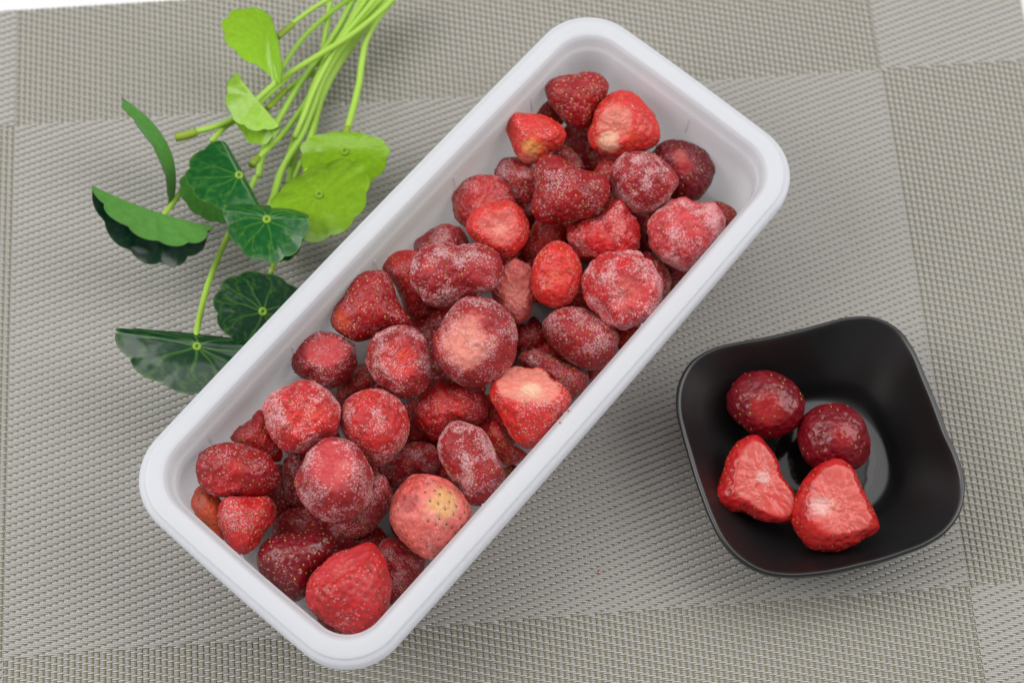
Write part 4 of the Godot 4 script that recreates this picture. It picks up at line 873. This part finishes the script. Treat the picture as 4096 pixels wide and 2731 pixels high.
		{"id": 208, "label": "strawberry in the bottom layer of the heap, glimpsed through a gap between upper ones", "at": Vector3(-0.02070, 0.01220, 0.03377), "turn": Vector3(-1.261, 0.362, 2.266), "out": PackedFloat32Array([9.2, 9.1, 9.3, 9.4, 9.3, 9.5, 9.4, 9.6, 9.4, 9.2, 8.9, 8.8, 9.1, 9.5, 9.7, 9.3]), "rz": 9.5, "res": 22, "base": [150, 21, 28], "frost": 0.15, "frost_color": F, "lump": 0.05, "seeds": 0.6, "seed_color": Y, "wet": false, "patches": [], "dents": [], "face": [0, 0, 0], "cuts": []},
		{"id": 209, "label": "strawberry in the bottom layer of the heap, glimpsed through a gap between upper ones", "at": Vector3(-0.00791, 0.01220, 0.04648), "turn": Vector3(-1.766, 0.089, -2.762), "out": PackedFloat32Array([9.0, 8.7, 8.5, 8.6, 8.8, 8.7, 8.9, 8.7, 9.0, 8.7, 8.8, 8.9, 9.2, 9.5, 9.3, 9.4]), "rz": 9.8, "res": 22, "base": [186, 33, 35], "frost": 0.1, "frost_color": F, "lump": 0.05, "seeds": 0.6, "seed_color": Y, "wet": false, "patches": [], "dents": [], "face": [0, 0, 0], "cuts": []},
		{"id": 210, "label": "strawberry in the bottom layer of the heap, glimpsed through a gap between upper ones", "at": Vector3(-0.01917, 0.01220, 0.00110), "turn": Vector3(-1.437, 0.158, 1.943), "out": PackedFloat32Array([8.9, 8.7, 8.7, 8.9, 9.1, 9.2, 9.4, 9.4, 9.3, 9.2, 9.3, 9.3, 9.2, 9.1, 9.3, 9.0]), "rz": 9.8, "res": 22, "base": [150, 21, 28], "frost": 0.25, "frost_color": F, "lump": 0.05, "seeds": 0.6, "seed_color": Y, "wet": false, "patches": [], "dents": [], "face": [0, 0, 0], "cuts": []},
		{"id": 211, "label": "strawberry in the bottom layer of the heap, glimpsed through a gap between upper ones", "at": Vector3(-0.00670, 0.01220, 0.01883), "turn": Vector3(-1.636, -0.154, 0.237), "out": PackedFloat32Array([11.5, 11.2, 10.6, 10.5, 10.5, 10.9, 11.1, 11.2, 11.0, 10.6, 10.8, 10.7, 10.7, 10.3, 10.7, 11.0]), "rz": 9.2, "res": 22, "base": [150, 21, 28], "frost": 0.15, "frost_color": F, "lump": 0.05, "seeds": 0.6, "seed_color": Y, "wet": false, "patches": [], "dents": [], "face": [0, 0, 0], "cuts": []},
		{"id": 212, "label": "strawberry in the bottom layer of the heap, glimpsed through a gap between upper ones", "at": Vector3(0.00718, 0.01220, 0.03329), "turn": Vector3(-1.596, 0.461, -0.748), "out": PackedFloat32Array([9.6, 9.7, 10.0, 10.1, 9.7, 9.8, 9.7, 9.7, 9.3, 9.3, 9.8, 9.9, 10.0, 10.0, 10.2, 10.1]), "rz": 9.7, "res": 22, "base": [186, 33, 35], "frost": 0.1, "frost_color": F, "lump": 0.05, "seeds": 0.6, "seed_color": Y, "wet": false, "patches": [], "dents": [], "face": [0, 0, 0], "cuts": []},
		{"id": 213, "label": "strawberry in the bottom layer of the heap, glimpsed through a gap between upper ones", "at": Vector3(-0.00635, 0.01220, -0.01270), "turn": Vector3(-1.202, 0.527, 2.058), "out": PackedFloat32Array([11.2, 11.2, 10.9, 10.5, 10.4, 10.6, 10.7, 10.5, 10.4, 10.7, 11.1, 10.9, 10.5, 10.5, 10.8, 11.1]), "rz": 9.8, "res": 22, "base": [150, 21, 28], "frost": 0.25, "frost_color": F, "lump": 0.05, "seeds": 0.6, "seed_color": Y, "wet": false, "patches": [], "dents": [], "face": [0, 0, 0], "cuts": []},
		{"id": 214, "label": "strawberry in the bottom layer of the heap, glimpsed through a gap between upper ones", "at": Vector3(0.01021, 0.01220, 0.00123), "turn": Vector3(-1.804, 0.312, 2.958), "out": PackedFloat32Array([9.7, 9.6, 9.8, 9.6, 9.4, 9.3, 9.0, 9.3, 9.4, 9.6, 9.4, 9.5, 9.5, 9.7, 9.8, 9.8]), "rz": 9.1, "res": 22, "base": [150, 21, 28], "frost": 0.15, "frost_color": F, "lump": 0.05, "seeds": 0.6, "seed_color": Y, "wet": false, "patches": [], "dents": [], "face": [0, 0, 0], "cuts": []},
		{"id": 215, "label": "strawberry in the bottom layer of the heap, glimpsed through a gap between upper ones", "at": Vector3(0.02782, 0.01220, 0.01603), "turn": Vector3(-1.681, 0.264, -0.270), "out": PackedFloat32Array([10.3, 10.4, 10.8, 10.8, 10.9, 10.6, 10.8, 11.2, 11.0, 11.3, 10.9, 11.3, 10.7, 10.9, 10.4, 10.6]), "rz": 9.1, "res": 22, "base": [186, 33, 35], "frost": 0.1, "frost_color": F, "lump": 0.05, "seeds": 0.6, "seed_color": Y, "wet": false, "patches": [], "dents": [], "face": [0, 0, 0], "cuts": []},
		{"id": 216, "label": "strawberry in the bottom layer of the heap, glimpsed through a gap between upper ones", "at": Vector3(0.01493, 0.01220, -0.03299), "turn": Vector3(-1.460, 0.043, -0.626), "out": PackedFloat32Array([10.7, 10.8, 10.6, 10.5, 10.3, 10.5, 10.5, 10.6, 10.8, 11.0, 11.0, 10.9, 10.8, 11.0, 10.7, 10.9]), "rz": 9.8, "res": 22, "base": [150, 21, 28], "frost": 0.25, "frost_color": F, "lump": 0.05, "seeds": 0.6, "seed_color": Y, "wet": false, "patches": [], "dents": [], "face": [0, 0, 0], "cuts": []},
		{"id": 217, "label": "strawberry in the bottom layer of the heap, glimpsed through a gap between upper ones", "at": Vector3(0.02751, 0.01220, -0.01946), "turn": Vector3(-1.367, 0.395, 1.566), "out": PackedFloat32Array([9.3, 9.6, 9.6, 9.7, 9.7, 9.2, 9.4, 9.1, 9.5, 9.3, 9.2, 9.0, 9.0, 9.0, 8.9, 9.3]), "rz": 9.7, "res": 22, "base": [150, 21, 28], "frost": 0.15, "frost_color": F, "lump": 0.05, "seeds": 0.6, "seed_color": Y, "wet": false, "patches": [], "dents": [], "face": [0, 0, 0], "cuts": []},
		{"id": 218, "label": "strawberry in the bottom layer of the heap, glimpsed through a gap between upper ones", "at": Vector3(0.04480, 0.01220, -0.00209), "turn": Vector3(-1.408, 0.172, 2.703), "out": PackedFloat32Array([10.5, 10.5, 10.4, 10.4, 10.8, 10.7, 10.8, 10.8, 10.6, 10.7, 10.1, 10.7, 10.7, 11.2, 10.7, 10.9]), "rz": 9.4, "res": 22, "base": [186, 33, 35], "frost": 0.1, "frost_color": F, "lump": 0.05, "seeds": 0.6, "seed_color": Y, "wet": false, "patches": [], "dents": [], "face": [0, 0, 0], "cuts": []},
		{"id": 219, "label": "strawberry in the bottom layer of the heap, glimpsed through a gap between upper ones", "at": Vector3(0.02869, 0.01220, -0.04824), "turn": Vector3(-1.509, 0.519, -2.762), "out": PackedFloat32Array([10.5, 10.9, 10.7, 10.8, 10.9, 10.8, 10.9, 10.4, 11.0, 10.8, 11.1, 10.9, 10.9, 11.1, 10.7, 10.8]), "rz": 9.5, "res": 22, "base": [150, 21, 28], "frost": 0.25, "frost_color": F, "lump": 0.05, "seeds": 0.6, "seed_color": Y, "wet": false, "patches": [], "dents": [], "face": [0, 0, 0], "cuts": []},
		{"id": 220, "label": "strawberry in the bottom layer of the heap, glimpsed through a gap between upper ones", "at": Vector3(0.04471, 0.01220, -0.03415), "turn": Vector3(-1.509, -0.125, 1.466), "out": PackedFloat32Array([9.2, 9.0, 8.9, 9.1, 9.0, 9.2, 9.1, 9.4, 9.4, 9.5, 9.3, 9.4, 9.4, 9.5, 9.5, 9.3]), "rz": 9.4, "res": 22, "base": [150, 21, 28], "frost": 0.15, "frost_color": F, "lump": 0.05, "seeds": 0.6, "seed_color": Y, "wet": false, "patches": [], "dents": [], "face": [0, 0, 0], "cuts": []},
		{"id": 221, "label": "strawberry in the bottom layer of the heap, glimpsed through a gap between upper ones", "at": Vector3(0.06035, 0.01220, -0.01723), "turn": Vector3(-1.772, -0.249, -1.242), "out": PackedFloat32Array([10.0, 10.2, 10.1, 10.4, 10.4, 10.5, 10.4, 9.9, 9.9, 10.0, 10.3, 10.4, 10.3, 10.4, 10.4, 10.2]), "rz": 9.4, "res": 22, "base": [186, 33, 35], "frost": 0.1, "frost_color": F, "lump": 0.05, "seeds": 0.6, "seed_color": Y, "wet": false, "patches": [], "dents": [], "face": [0, 0, 0], "cuts": []},
		{"id": 222, "label": "strawberry in the bottom layer of the heap, glimpsed through a gap between upper ones", "at": Vector3(0.04687, 0.01220, -0.06895), "turn": Vector3(-1.321, -0.032, 1.607), "out": PackedFloat32Array([10.1, 10.2, 10.2, 10.5, 10.4, 10.0, 10.0, 10.1, 10.3, 9.8, 10.1, 9.8, 10.1, 9.7, 9.8, 10.0]), "rz": 9.5, "res": 22, "base": [150, 21, 28], "frost": 0.25, "frost_color": F, "lump": 0.05, "seeds": 0.6, "seed_color": Y, "wet": false, "patches": [], "dents": [], "face": [0, 0, 0], "cuts": []},
		{"id": 223, "label": "strawberry in the bottom layer of the heap, glimpsed through a gap between upper ones", "at": Vector3(0.06052, 0.01220, -0.05010), "turn": Vector3(-1.458, -0.356, 2.772), "out": PackedFloat32Array([9.3, 9.5, 9.6, 9.5, 9.5, 9.5, 9.7, 9.3, 9.3, 9.2, 9.5, 9.3, 9.5, 9.3, 9.4, 9.3]), "rz": 9.3, "res": 22, "base": [150, 21, 28], "frost": 0.15, "frost_color": F, "lump": 0.05, "seeds": 0.6, "seed_color": Y, "wet": false, "patches": [], "dents": [], "face": [0, 0, 0], "cuts": []},
		{"id": 224, "label": "strawberry in the bottom layer of the heap, glimpsed through a gap between upper ones", "at": Vector3(0.07482, 0.01220, -0.03533), "turn": Vector3(-1.558, -0.430, -0.352), "out": PackedFloat32Array([8.9, 9.2, 9.4, 9.2, 8.9, 8.7, 9.0, 9.2, 9.5, 9.5, 9.5, 9.4, 9.5, 9.3, 9.1, 8.9]), "rz": 9.6, "res": 22, "base": [186, 33, 35], "frost": 0.1, "frost_color": F, "lump": 0.05, "seeds": 0.6, "seed_color": Y, "wet": false, "patches": [], "dents": [], "face": [0, 0, 0], "cuts": []},
		{"id": 225, "label": "strawberry in the bottom layer of the heap, glimpsed through a gap between upper ones", "at": Vector3(-0.04768, 0.01150, 0.07093), "turn": Vector3(-1.616, -0.099, 1.901), "out": PackedFloat32Array([10.2, 10.2, 9.9, 10.0, 10.5, 10.4, 10.3, 9.9, 10.1, 10.0, 10.2, 10.0, 10.2, 10.3, 10.4, 10.6]), "rz": 9.5, "res": 22, "base": [150, 21, 28], "frost": 0.15, "frost_color": F, "lump": 0.05, "seeds": 0.6, "seed_color": Y, "wet": false, "patches": [], "dents": [], "face": [0, 0, 0], "cuts": []},
		{"id": 226, "label": "strawberry in the bottom layer of the heap, glimpsed through a gap between upper ones", "at": Vector3(-0.05987, 0.01150, 0.06649), "turn": Vector3(-1.207, 0.134, 0.996), "out": PackedFloat32Array([10.2, 10.3, 10.3, 10.5, 10.1, 9.9, 9.9, 10.3, 10.0, 10.2, 10.3, 10.2, 9.9, 9.4, 9.8, 10.1]), "rz": 9.5, "res": 22, "base": [150, 21, 28], "frost": 0.15, "frost_color": F, "lump": 0.05, "seeds": 0.6, "seed_color": Y, "wet": false, "patches": [], "dents": [], "face": [0, 0, 0], "cuts": []},
		{"id": 227, "label": "strawberry in the bottom layer of the heap, glimpsed through a gap between upper ones", "at": Vector3(-0.03627, 0.01150, 0.08138), "turn": Vector3(-1.687, -0.063, 2.568), "out": PackedFloat32Array([9.7, 10.0, 10.4, 10.3, 10.2, 10.0, 9.7, 9.9, 10.0, 10.2, 10.2, 10.3, 10.2, 9.8, 9.5, 9.4]), "rz": 9.5, "res": 22, "base": [150, 21, 28], "frost": 0.15, "frost_color": F, "lump": 0.05, "seeds": 0.6, "seed_color": Y, "wet": false, "patches": [], "dents": [], "face": [0, 0, 0], "cuts": []},
		{"id": 228, "label": "strawberry in the bottom layer of the heap, glimpsed through a gap between upper ones", "at": Vector3(-0.01162, 0.01150, 0.01470), "turn": Vector3(-1.809, 0.378, -2.294), "out": PackedFloat32Array([9.9, 10.2, 10.2, 10.5, 10.2, 9.9, 9.8, 9.8, 9.8, 9.8, 10.1, 10.1, 9.8, 10.0, 10.0, 10.2]), "rz": 9.5, "res": 22, "base": [150, 21, 28], "frost": 0.15, "frost_color": F, "lump": 0.05, "seeds": 0.6, "seed_color": Y, "wet": false, "patches": [], "dents": [], "face": [0, 0, 0], "cuts": []},
	])
	pennywort([
		{"id": 1, "at": Vector3(-0.10921, 0.03000, -0.04977), "h": Vector3(0.01928, -0.00840, 0.00523), "a": Vector3(-0.00141, 0.00185, 0.01737), "b": Vector3(-0.00492, -0.01196, 0.02003), "bow": Vector3(0.00078, 0.00016, 0.00110), "spot": 0, "side": 1.0, "dark": false, "hubbed": false, "up": [20, 58, 40], "under": [92, 152, 66], "vein": [90, 140, 80], "strength": 0.25},
		{"id": 2, "at": Vector3(-0.11349, 0.02200, -0.07367), "h": Vector3(0.00673, -0.00881, 0.01817), "a": Vector3(-0.00512, 0.00294, 0.00614), "b": Vector3(-0.00394, -0.01125, -0.00336), "bow": Vector3(0.00967, 0.00086, -0.00181), "spot": 0, "side": 1.0, "dark": false, "hubbed": false, "up": [60, 112, 78], "under": [88, 150, 66], "vein": [100, 140, 90], "strength": 0.35},
		{"id": 3, "at": Vector3(-0.07750, 0.03000, -0.05965), "h": Vector3(0.00559, -0.00479, 0.01167), "a": Vector3(-0.01901, -0.00270, 0.00347), "b": Vector3(-0.00040, -0.01044, -0.00394), "bow": Vector3(0.00000, 0.00000, 0.00000), "spot": 0.02, "side": -1.0, "dark": true, "hubbed": true, "up": [22, 96, 38], "under": [92, 152, 66], "vein": [112, 168, 62], "strength": 0.6},
		{"id": 4, "at": Vector3(-0.09067, 0.01600, -0.05905), "h": Vector3(0.00840, -0.00482, 0.00753), "a": Vector3(-0.00627, -0.00102, 0.00574), "b": Vector3(0.00478, 0.00124, -0.00574), "bow": Vector3(0.00000, 0.00000, 0.00000), "spot": 0, "side": 1.0, "dark": false, "hubbed": false, "up": [60, 112, 78], "under": [88, 150, 66], "vein": [100, 140, 90], "strength": 0.35},
		{"id": 5, "at": Vector3(-0.06853, 0.03200, -0.04264), "h": Vector3(0.01534, -0.00180, 0.00208), "a": Vector3(-0.00180, -0.00638, 0.01586), "b": Vector3(-0.00091, -0.00897, -0.00659), "bow": Vector3(0.00000, 0.00000, 0.00000), "spot": 0.12, "side": -1.0, "dark": true, "hubbed": true, "up": [22, 96, 38], "under": [92, 152, 66], "vein": [112, 168, 62], "strength": 0.6},
		{"id": 6, "at": Vector3(-0.06625, 0.01400, -0.04164), "h": Vector3(0.00820, -0.00091, 0.00020), "a": Vector3(-0.00061, -0.00363, 0.00821), "b": Vector3(0.00056, 0.00333, -0.00753), "bow": Vector3(0.00000, 0.00000, 0.00000), "spot": 0, "side": -1.0, "dark": false, "hubbed": false, "up": [13, 62, 32], "under": [92, 152, 66], "vein": [112, 168, 62], "strength": 0.55},
		{"id": 7, "at": Vector3(-0.07171, 0.02600, -0.00827), "h": Vector3(0.01597, -0.00587, 0.00238), "a": Vector3(-0.00280, -0.00816, 0.01332), "b": Vector3(0.00218, 0.00296, -0.01385), "bow": Vector3(0.00000, 0.00000, 0.00000), "spot": 0, "side": -1.0, "dark": true, "hubbed": true, "up": [13, 62, 32], "under": [92, 152, 66], "vein": [112, 168, 62], "strength": 0.55},
		{"id": 8, "at": Vector3(-0.09430, 0.03000, 0.00252), "h": Vector3(0.02583, -0.00770, 0.00179), "a": Vector3(-0.00013, -0.00581, 0.01918), "b": Vector3(-0.00530, -0.00659, -0.00484), "bow": Vector3(0.00000, 0.00000, 0.00000), "spot": 0.1, "side": -1.0, "dark": true, "hubbed": true, "up": [13, 62, 32], "under": [92, 152, 66], "vein": [112, 168, 62], "strength": 0.55},
		{"id": 9, "at": Vector3(-0.04081, 0.02000, -0.07187), "h": Vector3(0.01590, -0.00221, 0.00090), "a": Vector3(-0.00189, -0.00858, 0.01380), "b": Vector3(0.00094, -0.00122, -0.00776), "bow": Vector3(0.00000, 0.00000, 0.00000), "spot": 0.02, "side": -1.0, "dark": false, "hubbed": true, "up": [134, 180, 30], "under": [152, 198, 58], "vein": [160, 200, 66], "strength": 0.4},
		{"id": 10, "at": Vector3(-0.05048, 0.02600, -0.05221), "h": Vector3(0.01823, 0.00173, -0.00647), "a": Vector3(0.00448, -0.00764, 0.01357), "b": Vector3(-0.00249, 0.00256, -0.00843), "bow": Vector3(0.00000, 0.00000, 0.00000), "spot": 0.02, "side": -1.0, "dark": false, "hubbed": true, "up": [134, 180, 30], "under": [152, 198, 58], "vein": [160, 200, 66], "strength": 0.4},
		{"id": 11, "at": Vector3(-0.06730, 0.02600, -0.11596), "h": Vector3(-0.00139, -0.00589, 0.00933), "a": Vector3(-0.01575, 0.00318, -0.00449), "b": Vector3(0.00457, -0.00281, 0.01237), "bow": Vector3(0.00000, 0.00000, 0.00000), "spot": 0, "side": -1.0, "dark": false, "hubbed": false, "up": [150, 200, 44], "under": [156, 204, 60], "vein": [168, 206, 70], "strength": 0.3},
		{"id": 12, "at": Vector3(-0.07057, 0.02800, -0.09091), "h": Vector3(0.00720, -0.00563, 0.00885), "a": Vector3(-0.01060, 0.00001, 0.00795), "b": Vector3(-0.00724, -0.00899, 0.01206), "bow": Vector3(0.00000, 0.00000, 0.00000), "spot": 0, "side": 1.0, "dark": false, "hubbed": false, "up": [150, 200, 44], "under": [156, 204, 60], "vein": [168, 206, 70], "strength": 0.3},
	], [
		["stem", 0.00085, PackedVector3Array([Vector3(-0.05850, 0.02200, -0.12419), Vector3(-0.05089, 0.02200, -0.12995), Vector3(-0.04451, 0.02200, -0.13390), Vector3(-0.03428, 0.02000, -0.14051)])],
		["sleeve", 0.0013, PackedVector3Array([Vector3(-0.06346, 0.02400, -0.11809), Vector3(-0.06062, 0.02300, -0.12130), Vector3(-0.05777, 0.02200, -0.12441)])],
		["stem", 0.0009, PackedVector3Array([Vector3(-0.06617, 0.01200, -0.10624), Vector3(-0.06159, 0.01200, -0.11462), Vector3(-0.05491, 0.01300, -0.12345), Vector3(-0.04574, 0.01500, -0.13102), Vector3(-0.03712, 0.01700, -0.13642), Vector3(-0.02858, 0.01800, -0.14134)])],
		["stem", 0.00105, PackedVector3Array([Vector3(-0.09472, 0.02400, -0.08097), Vector3(-0.08803, 0.02200, -0.08360), Vector3(-0.08160, 0.02100, -0.08653), Vector3(-0.07506, 0.02000, -0.09184), Vector3(-0.06831, 0.02000, -0.09825), Vector3(-0.06153, 0.02000, -0.10390), Vector3(-0.04838, 0.02100, -0.11126), Vector3(-0.03514, 0.02200, -0.11895), Vector3(-0.02317, 0.02200, -0.12905), Vector3(-0.01707, 0.02000, -0.13704)])],
		["sleeve", 0.0016, PackedVector3Array([Vector3(-0.10167, 0.02400, -0.07925), Vector3(-0.09797, 0.02400, -0.07981), Vector3(-0.09402, 0.02400, -0.08097)])],
		["stem", 0.0009, PackedVector3Array([Vector3(-0.08827, 0.02600, -0.07585), Vector3(-0.08378, 0.01900, -0.08510), Vector3(-0.07449, 0.01700, -0.09234), Vector3(-0.06685, 0.01600, -0.09978), Vector3(-0.06008, 0.01500, -0.10684)])],
		["stem", 0.001, PackedVector3Array([Vector3(-0.04323, 0.01400, -0.14094), Vector3(-0.04519, 0.01300, -0.13106), Vector3(-0.04720, 0.01100, -0.12184), Vector3(-0.04935, 0.01000, -0.11267)])],
		["stem", 0.00115, PackedVector3Array([Vector3(-0.03416, 0.01600, -0.13906), Vector3(-0.04119, 0.01400, -0.12629), Vector3(-0.04956, 0.01200, -0.11484), Vector3(-0.05714, 0.01200, -0.10449), Vector3(-0.06272, 0.01200, -0.09467), Vector3(-0.06725, 0.01200, -0.08646), Vector3(-0.07130, 0.01200, -0.07725), Vector3(-0.07369, 0.01000, -0.06794)])],
		["stem", 0.0012, PackedVector3Array([Vector3(-0.03070, 0.01800, -0.13758), Vector3(-0.03822, 0.01600, -0.12435), Vector3(-0.04555, 0.01400, -0.11450), Vector3(-0.05142, 0.01200, -0.10408), Vector3(-0.05535, 0.01000, -0.09358), Vector3(-0.05873, 0.00900, -0.08207), Vector3(-0.06106, 0.00800, -0.07270), Vector3(-0.06272, 0.00800, -0.06549)])],
		["stem", 0.00125, PackedVector3Array([Vector3(-0.02293, 0.02000, -0.13579), Vector3(-0.03323, 0.01800, -0.12501), Vector3(-0.04203, 0.01600, -0.11420), Vector3(-0.04830, 0.01500, -0.10328), Vector3(-0.05209, 0.01400, -0.09390), Vector3(-0.05627, 0.01400, -0.08357), Vector3(-0.06080, 0.01400, -0.07496), Vector3(-0.06530, 0.01400, -0.06643), Vector3(-0.06759, 0.01700, -0.05642), Vector3(-0.06857, 0.02200, -0.05010)])],
		["stem", 0.0011, PackedVector3Array([Vector3(-0.02704, 0.01200, -0.14100), Vector3(-0.03467, 0.01200, -0.12423), Vector3(-0.04148, 0.01100, -0.11427), Vector3(-0.04726, 0.01000, -0.10487), Vector3(-0.05053, 0.01000, -0.09484), Vector3(-0.05313, 0.01200, -0.08437), Vector3(-0.05491, 0.01400, -0.07558), Vector3(-0.05501, 0.02000, -0.06328), Vector3(-0.05346, 0.02500, -0.05465)])],
		["stem", 0.00115, PackedVector3Array([Vector3(-0.01816, 0.01800, -0.13667), Vector3(-0.02540, 0.01800, -0.12775), Vector3(-0.03072, 0.01700, -0.11882), Vector3(-0.03292, 0.01500, -0.11084), Vector3(-0.03458, 0.01500, -0.10121), Vector3(-0.03714, 0.01600, -0.09068), Vector3(-0.03953, 0.01800, -0.08134)])],
		["sleeve", 0.0014, PackedVector3Array([Vector3(-0.03941, 0.01800, -0.08186), Vector3(-0.04060, 0.01900, -0.07671)])],
		["stem", 0.00095, PackedVector3Array([Vector3(-0.04848, 0.01000, -0.11041), Vector3(-0.05220, 0.00900, -0.10361), Vector3(-0.05773, 0.01000, -0.09375), Vector3(-0.06353, 0.01200, -0.08460), Vector3(-0.06847, 0.01600, -0.07713), Vector3(-0.07331, 0.02000, -0.06977)])],
		["sleeve", 0.0014, PackedVector3Array([Vector3(-0.07259, 0.02000, -0.07075), Vector3(-0.07428, 0.02400, -0.06633)])],
		["stem", 0.0009, PackedVector3Array([Vector3(-0.05102, 0.00800, -0.11171), Vector3(-0.05792, 0.00800, -0.10784), Vector3(-0.06268, 0.01000, -0.10274), Vector3(-0.06886, 0.01200, -0.09619)])],
		["sleeve", 0.0012, PackedVector3Array([Vector3(-0.06208, 0.01100, -0.10324), Vector3(-0.06583, 0.01300, -0.09811), Vector3(-0.06871, 0.01600, -0.09298)])],
		["stem", 0.00095, PackedVector3Array([Vector3(-0.09789, 0.01200, -0.07156), Vector3(-0.10147, 0.01400, -0.06245), Vector3(-0.10388, 0.01800, -0.05577), Vector3(-0.10625, 0.02400, -0.04867)])],
		["stem", 0.001, PackedVector3Array([Vector3(-0.07464, 0.01000, -0.06829), Vector3(-0.08042, 0.00900, -0.05571), Vector3(-0.08623, 0.01000, -0.04323), Vector3(-0.09169, 0.01300, -0.02768), Vector3(-0.09410, 0.01800, -0.01465), Vector3(-0.09524, 0.02600, -0.00035)])],
		["stem", 0.0009, PackedVector3Array([Vector3(-0.06941, 0.00800, -0.05956), Vector3(-0.06680, 0.00800, -0.04599), Vector3(-0.06843, 0.01000, -0.03453), Vector3(-0.06965, 0.01400, -0.02805)])],
		["stem", 0.0009, PackedVector3Array([Vector3(-0.05626, 0.01200, -0.07446), Vector3(-0.06016, 0.01000, -0.06723), Vector3(-0.06282, 0.01000, -0.05646), Vector3(-0.06566, 0.00800, -0.04591)])],
		["stem", 0.001, PackedVector3Array([Vector3(-0.02863, 0.02200, -0.13497), Vector3(-0.03598, 0.02000, -0.12457), Vector3(-0.04435, 0.01700, -0.11380), Vector3(-0.05009, 0.01600, -0.10394), Vector3(-0.05393, 0.01400, -0.09564), Vector3(-0.05720, 0.01300, -0.08680), Vector3(-0.06142, 0.01200, -0.07706), Vector3(-0.06276, 0.01000, -0.07185)])],
		["stem", 0.00105, PackedVector3Array([Vector3(-0.02066, 0.01400, -0.13931), Vector3(-0.02902, 0.01300, -0.12934), Vector3(-0.03794, 0.01100, -0.11786), Vector3(-0.04473, 0.01000, -0.10796), Vector3(-0.04955, 0.00900, -0.09800), Vector3(-0.05235, 0.00900, -0.08746), Vector3(-0.05394, 0.01000, -0.08068)])],
		["stem", 0.00095, PackedVector3Array([Vector3(-0.02521, 0.02400, -0.13349), Vector3(-0.03188, 0.02300, -0.12577), Vector3(-0.04063, 0.02000, -0.11670), Vector3(-0.04641, 0.01800, -0.10796), Vector3(-0.05164, 0.01700, -0.09813), Vector3(-0.05530, 0.01700, -0.08882), Vector3(-0.05947, 0.01600, -0.08014)])],
	])
	crumb(Vector3(0.02668, 0.05020, 0.04764), 0.0003, 1, "tiny red speck on the tray's near rim beside the cream-hollowed strawberry")
	crumb(Vector3(0.02973, 0.05020, 0.04382), 0.00035, 2, "second tiny red speck higher on the tray's near rim")
	crumb(Vector3(0.09257, 0.02350, 0.09336), 0.0005, 3, "tiny red crumb on the black dish's lower left wall")
	crumb(Vector3(-0.06478, 0.04780, 0.01099), 0.0004, 4, "tiny red crumb on the tray's long inner wall")
	crumb(Vector3(-0.05764, 0.00100, -0.12503), 0.0004, 5, "tiny red crumb on the placemat beside the pennywort stems")
	crumb(Vector3(0.03837, 0.00100, 0.08651), 0.0004, 6, "tiny dark red crumb on the placemat below the dish and tray")
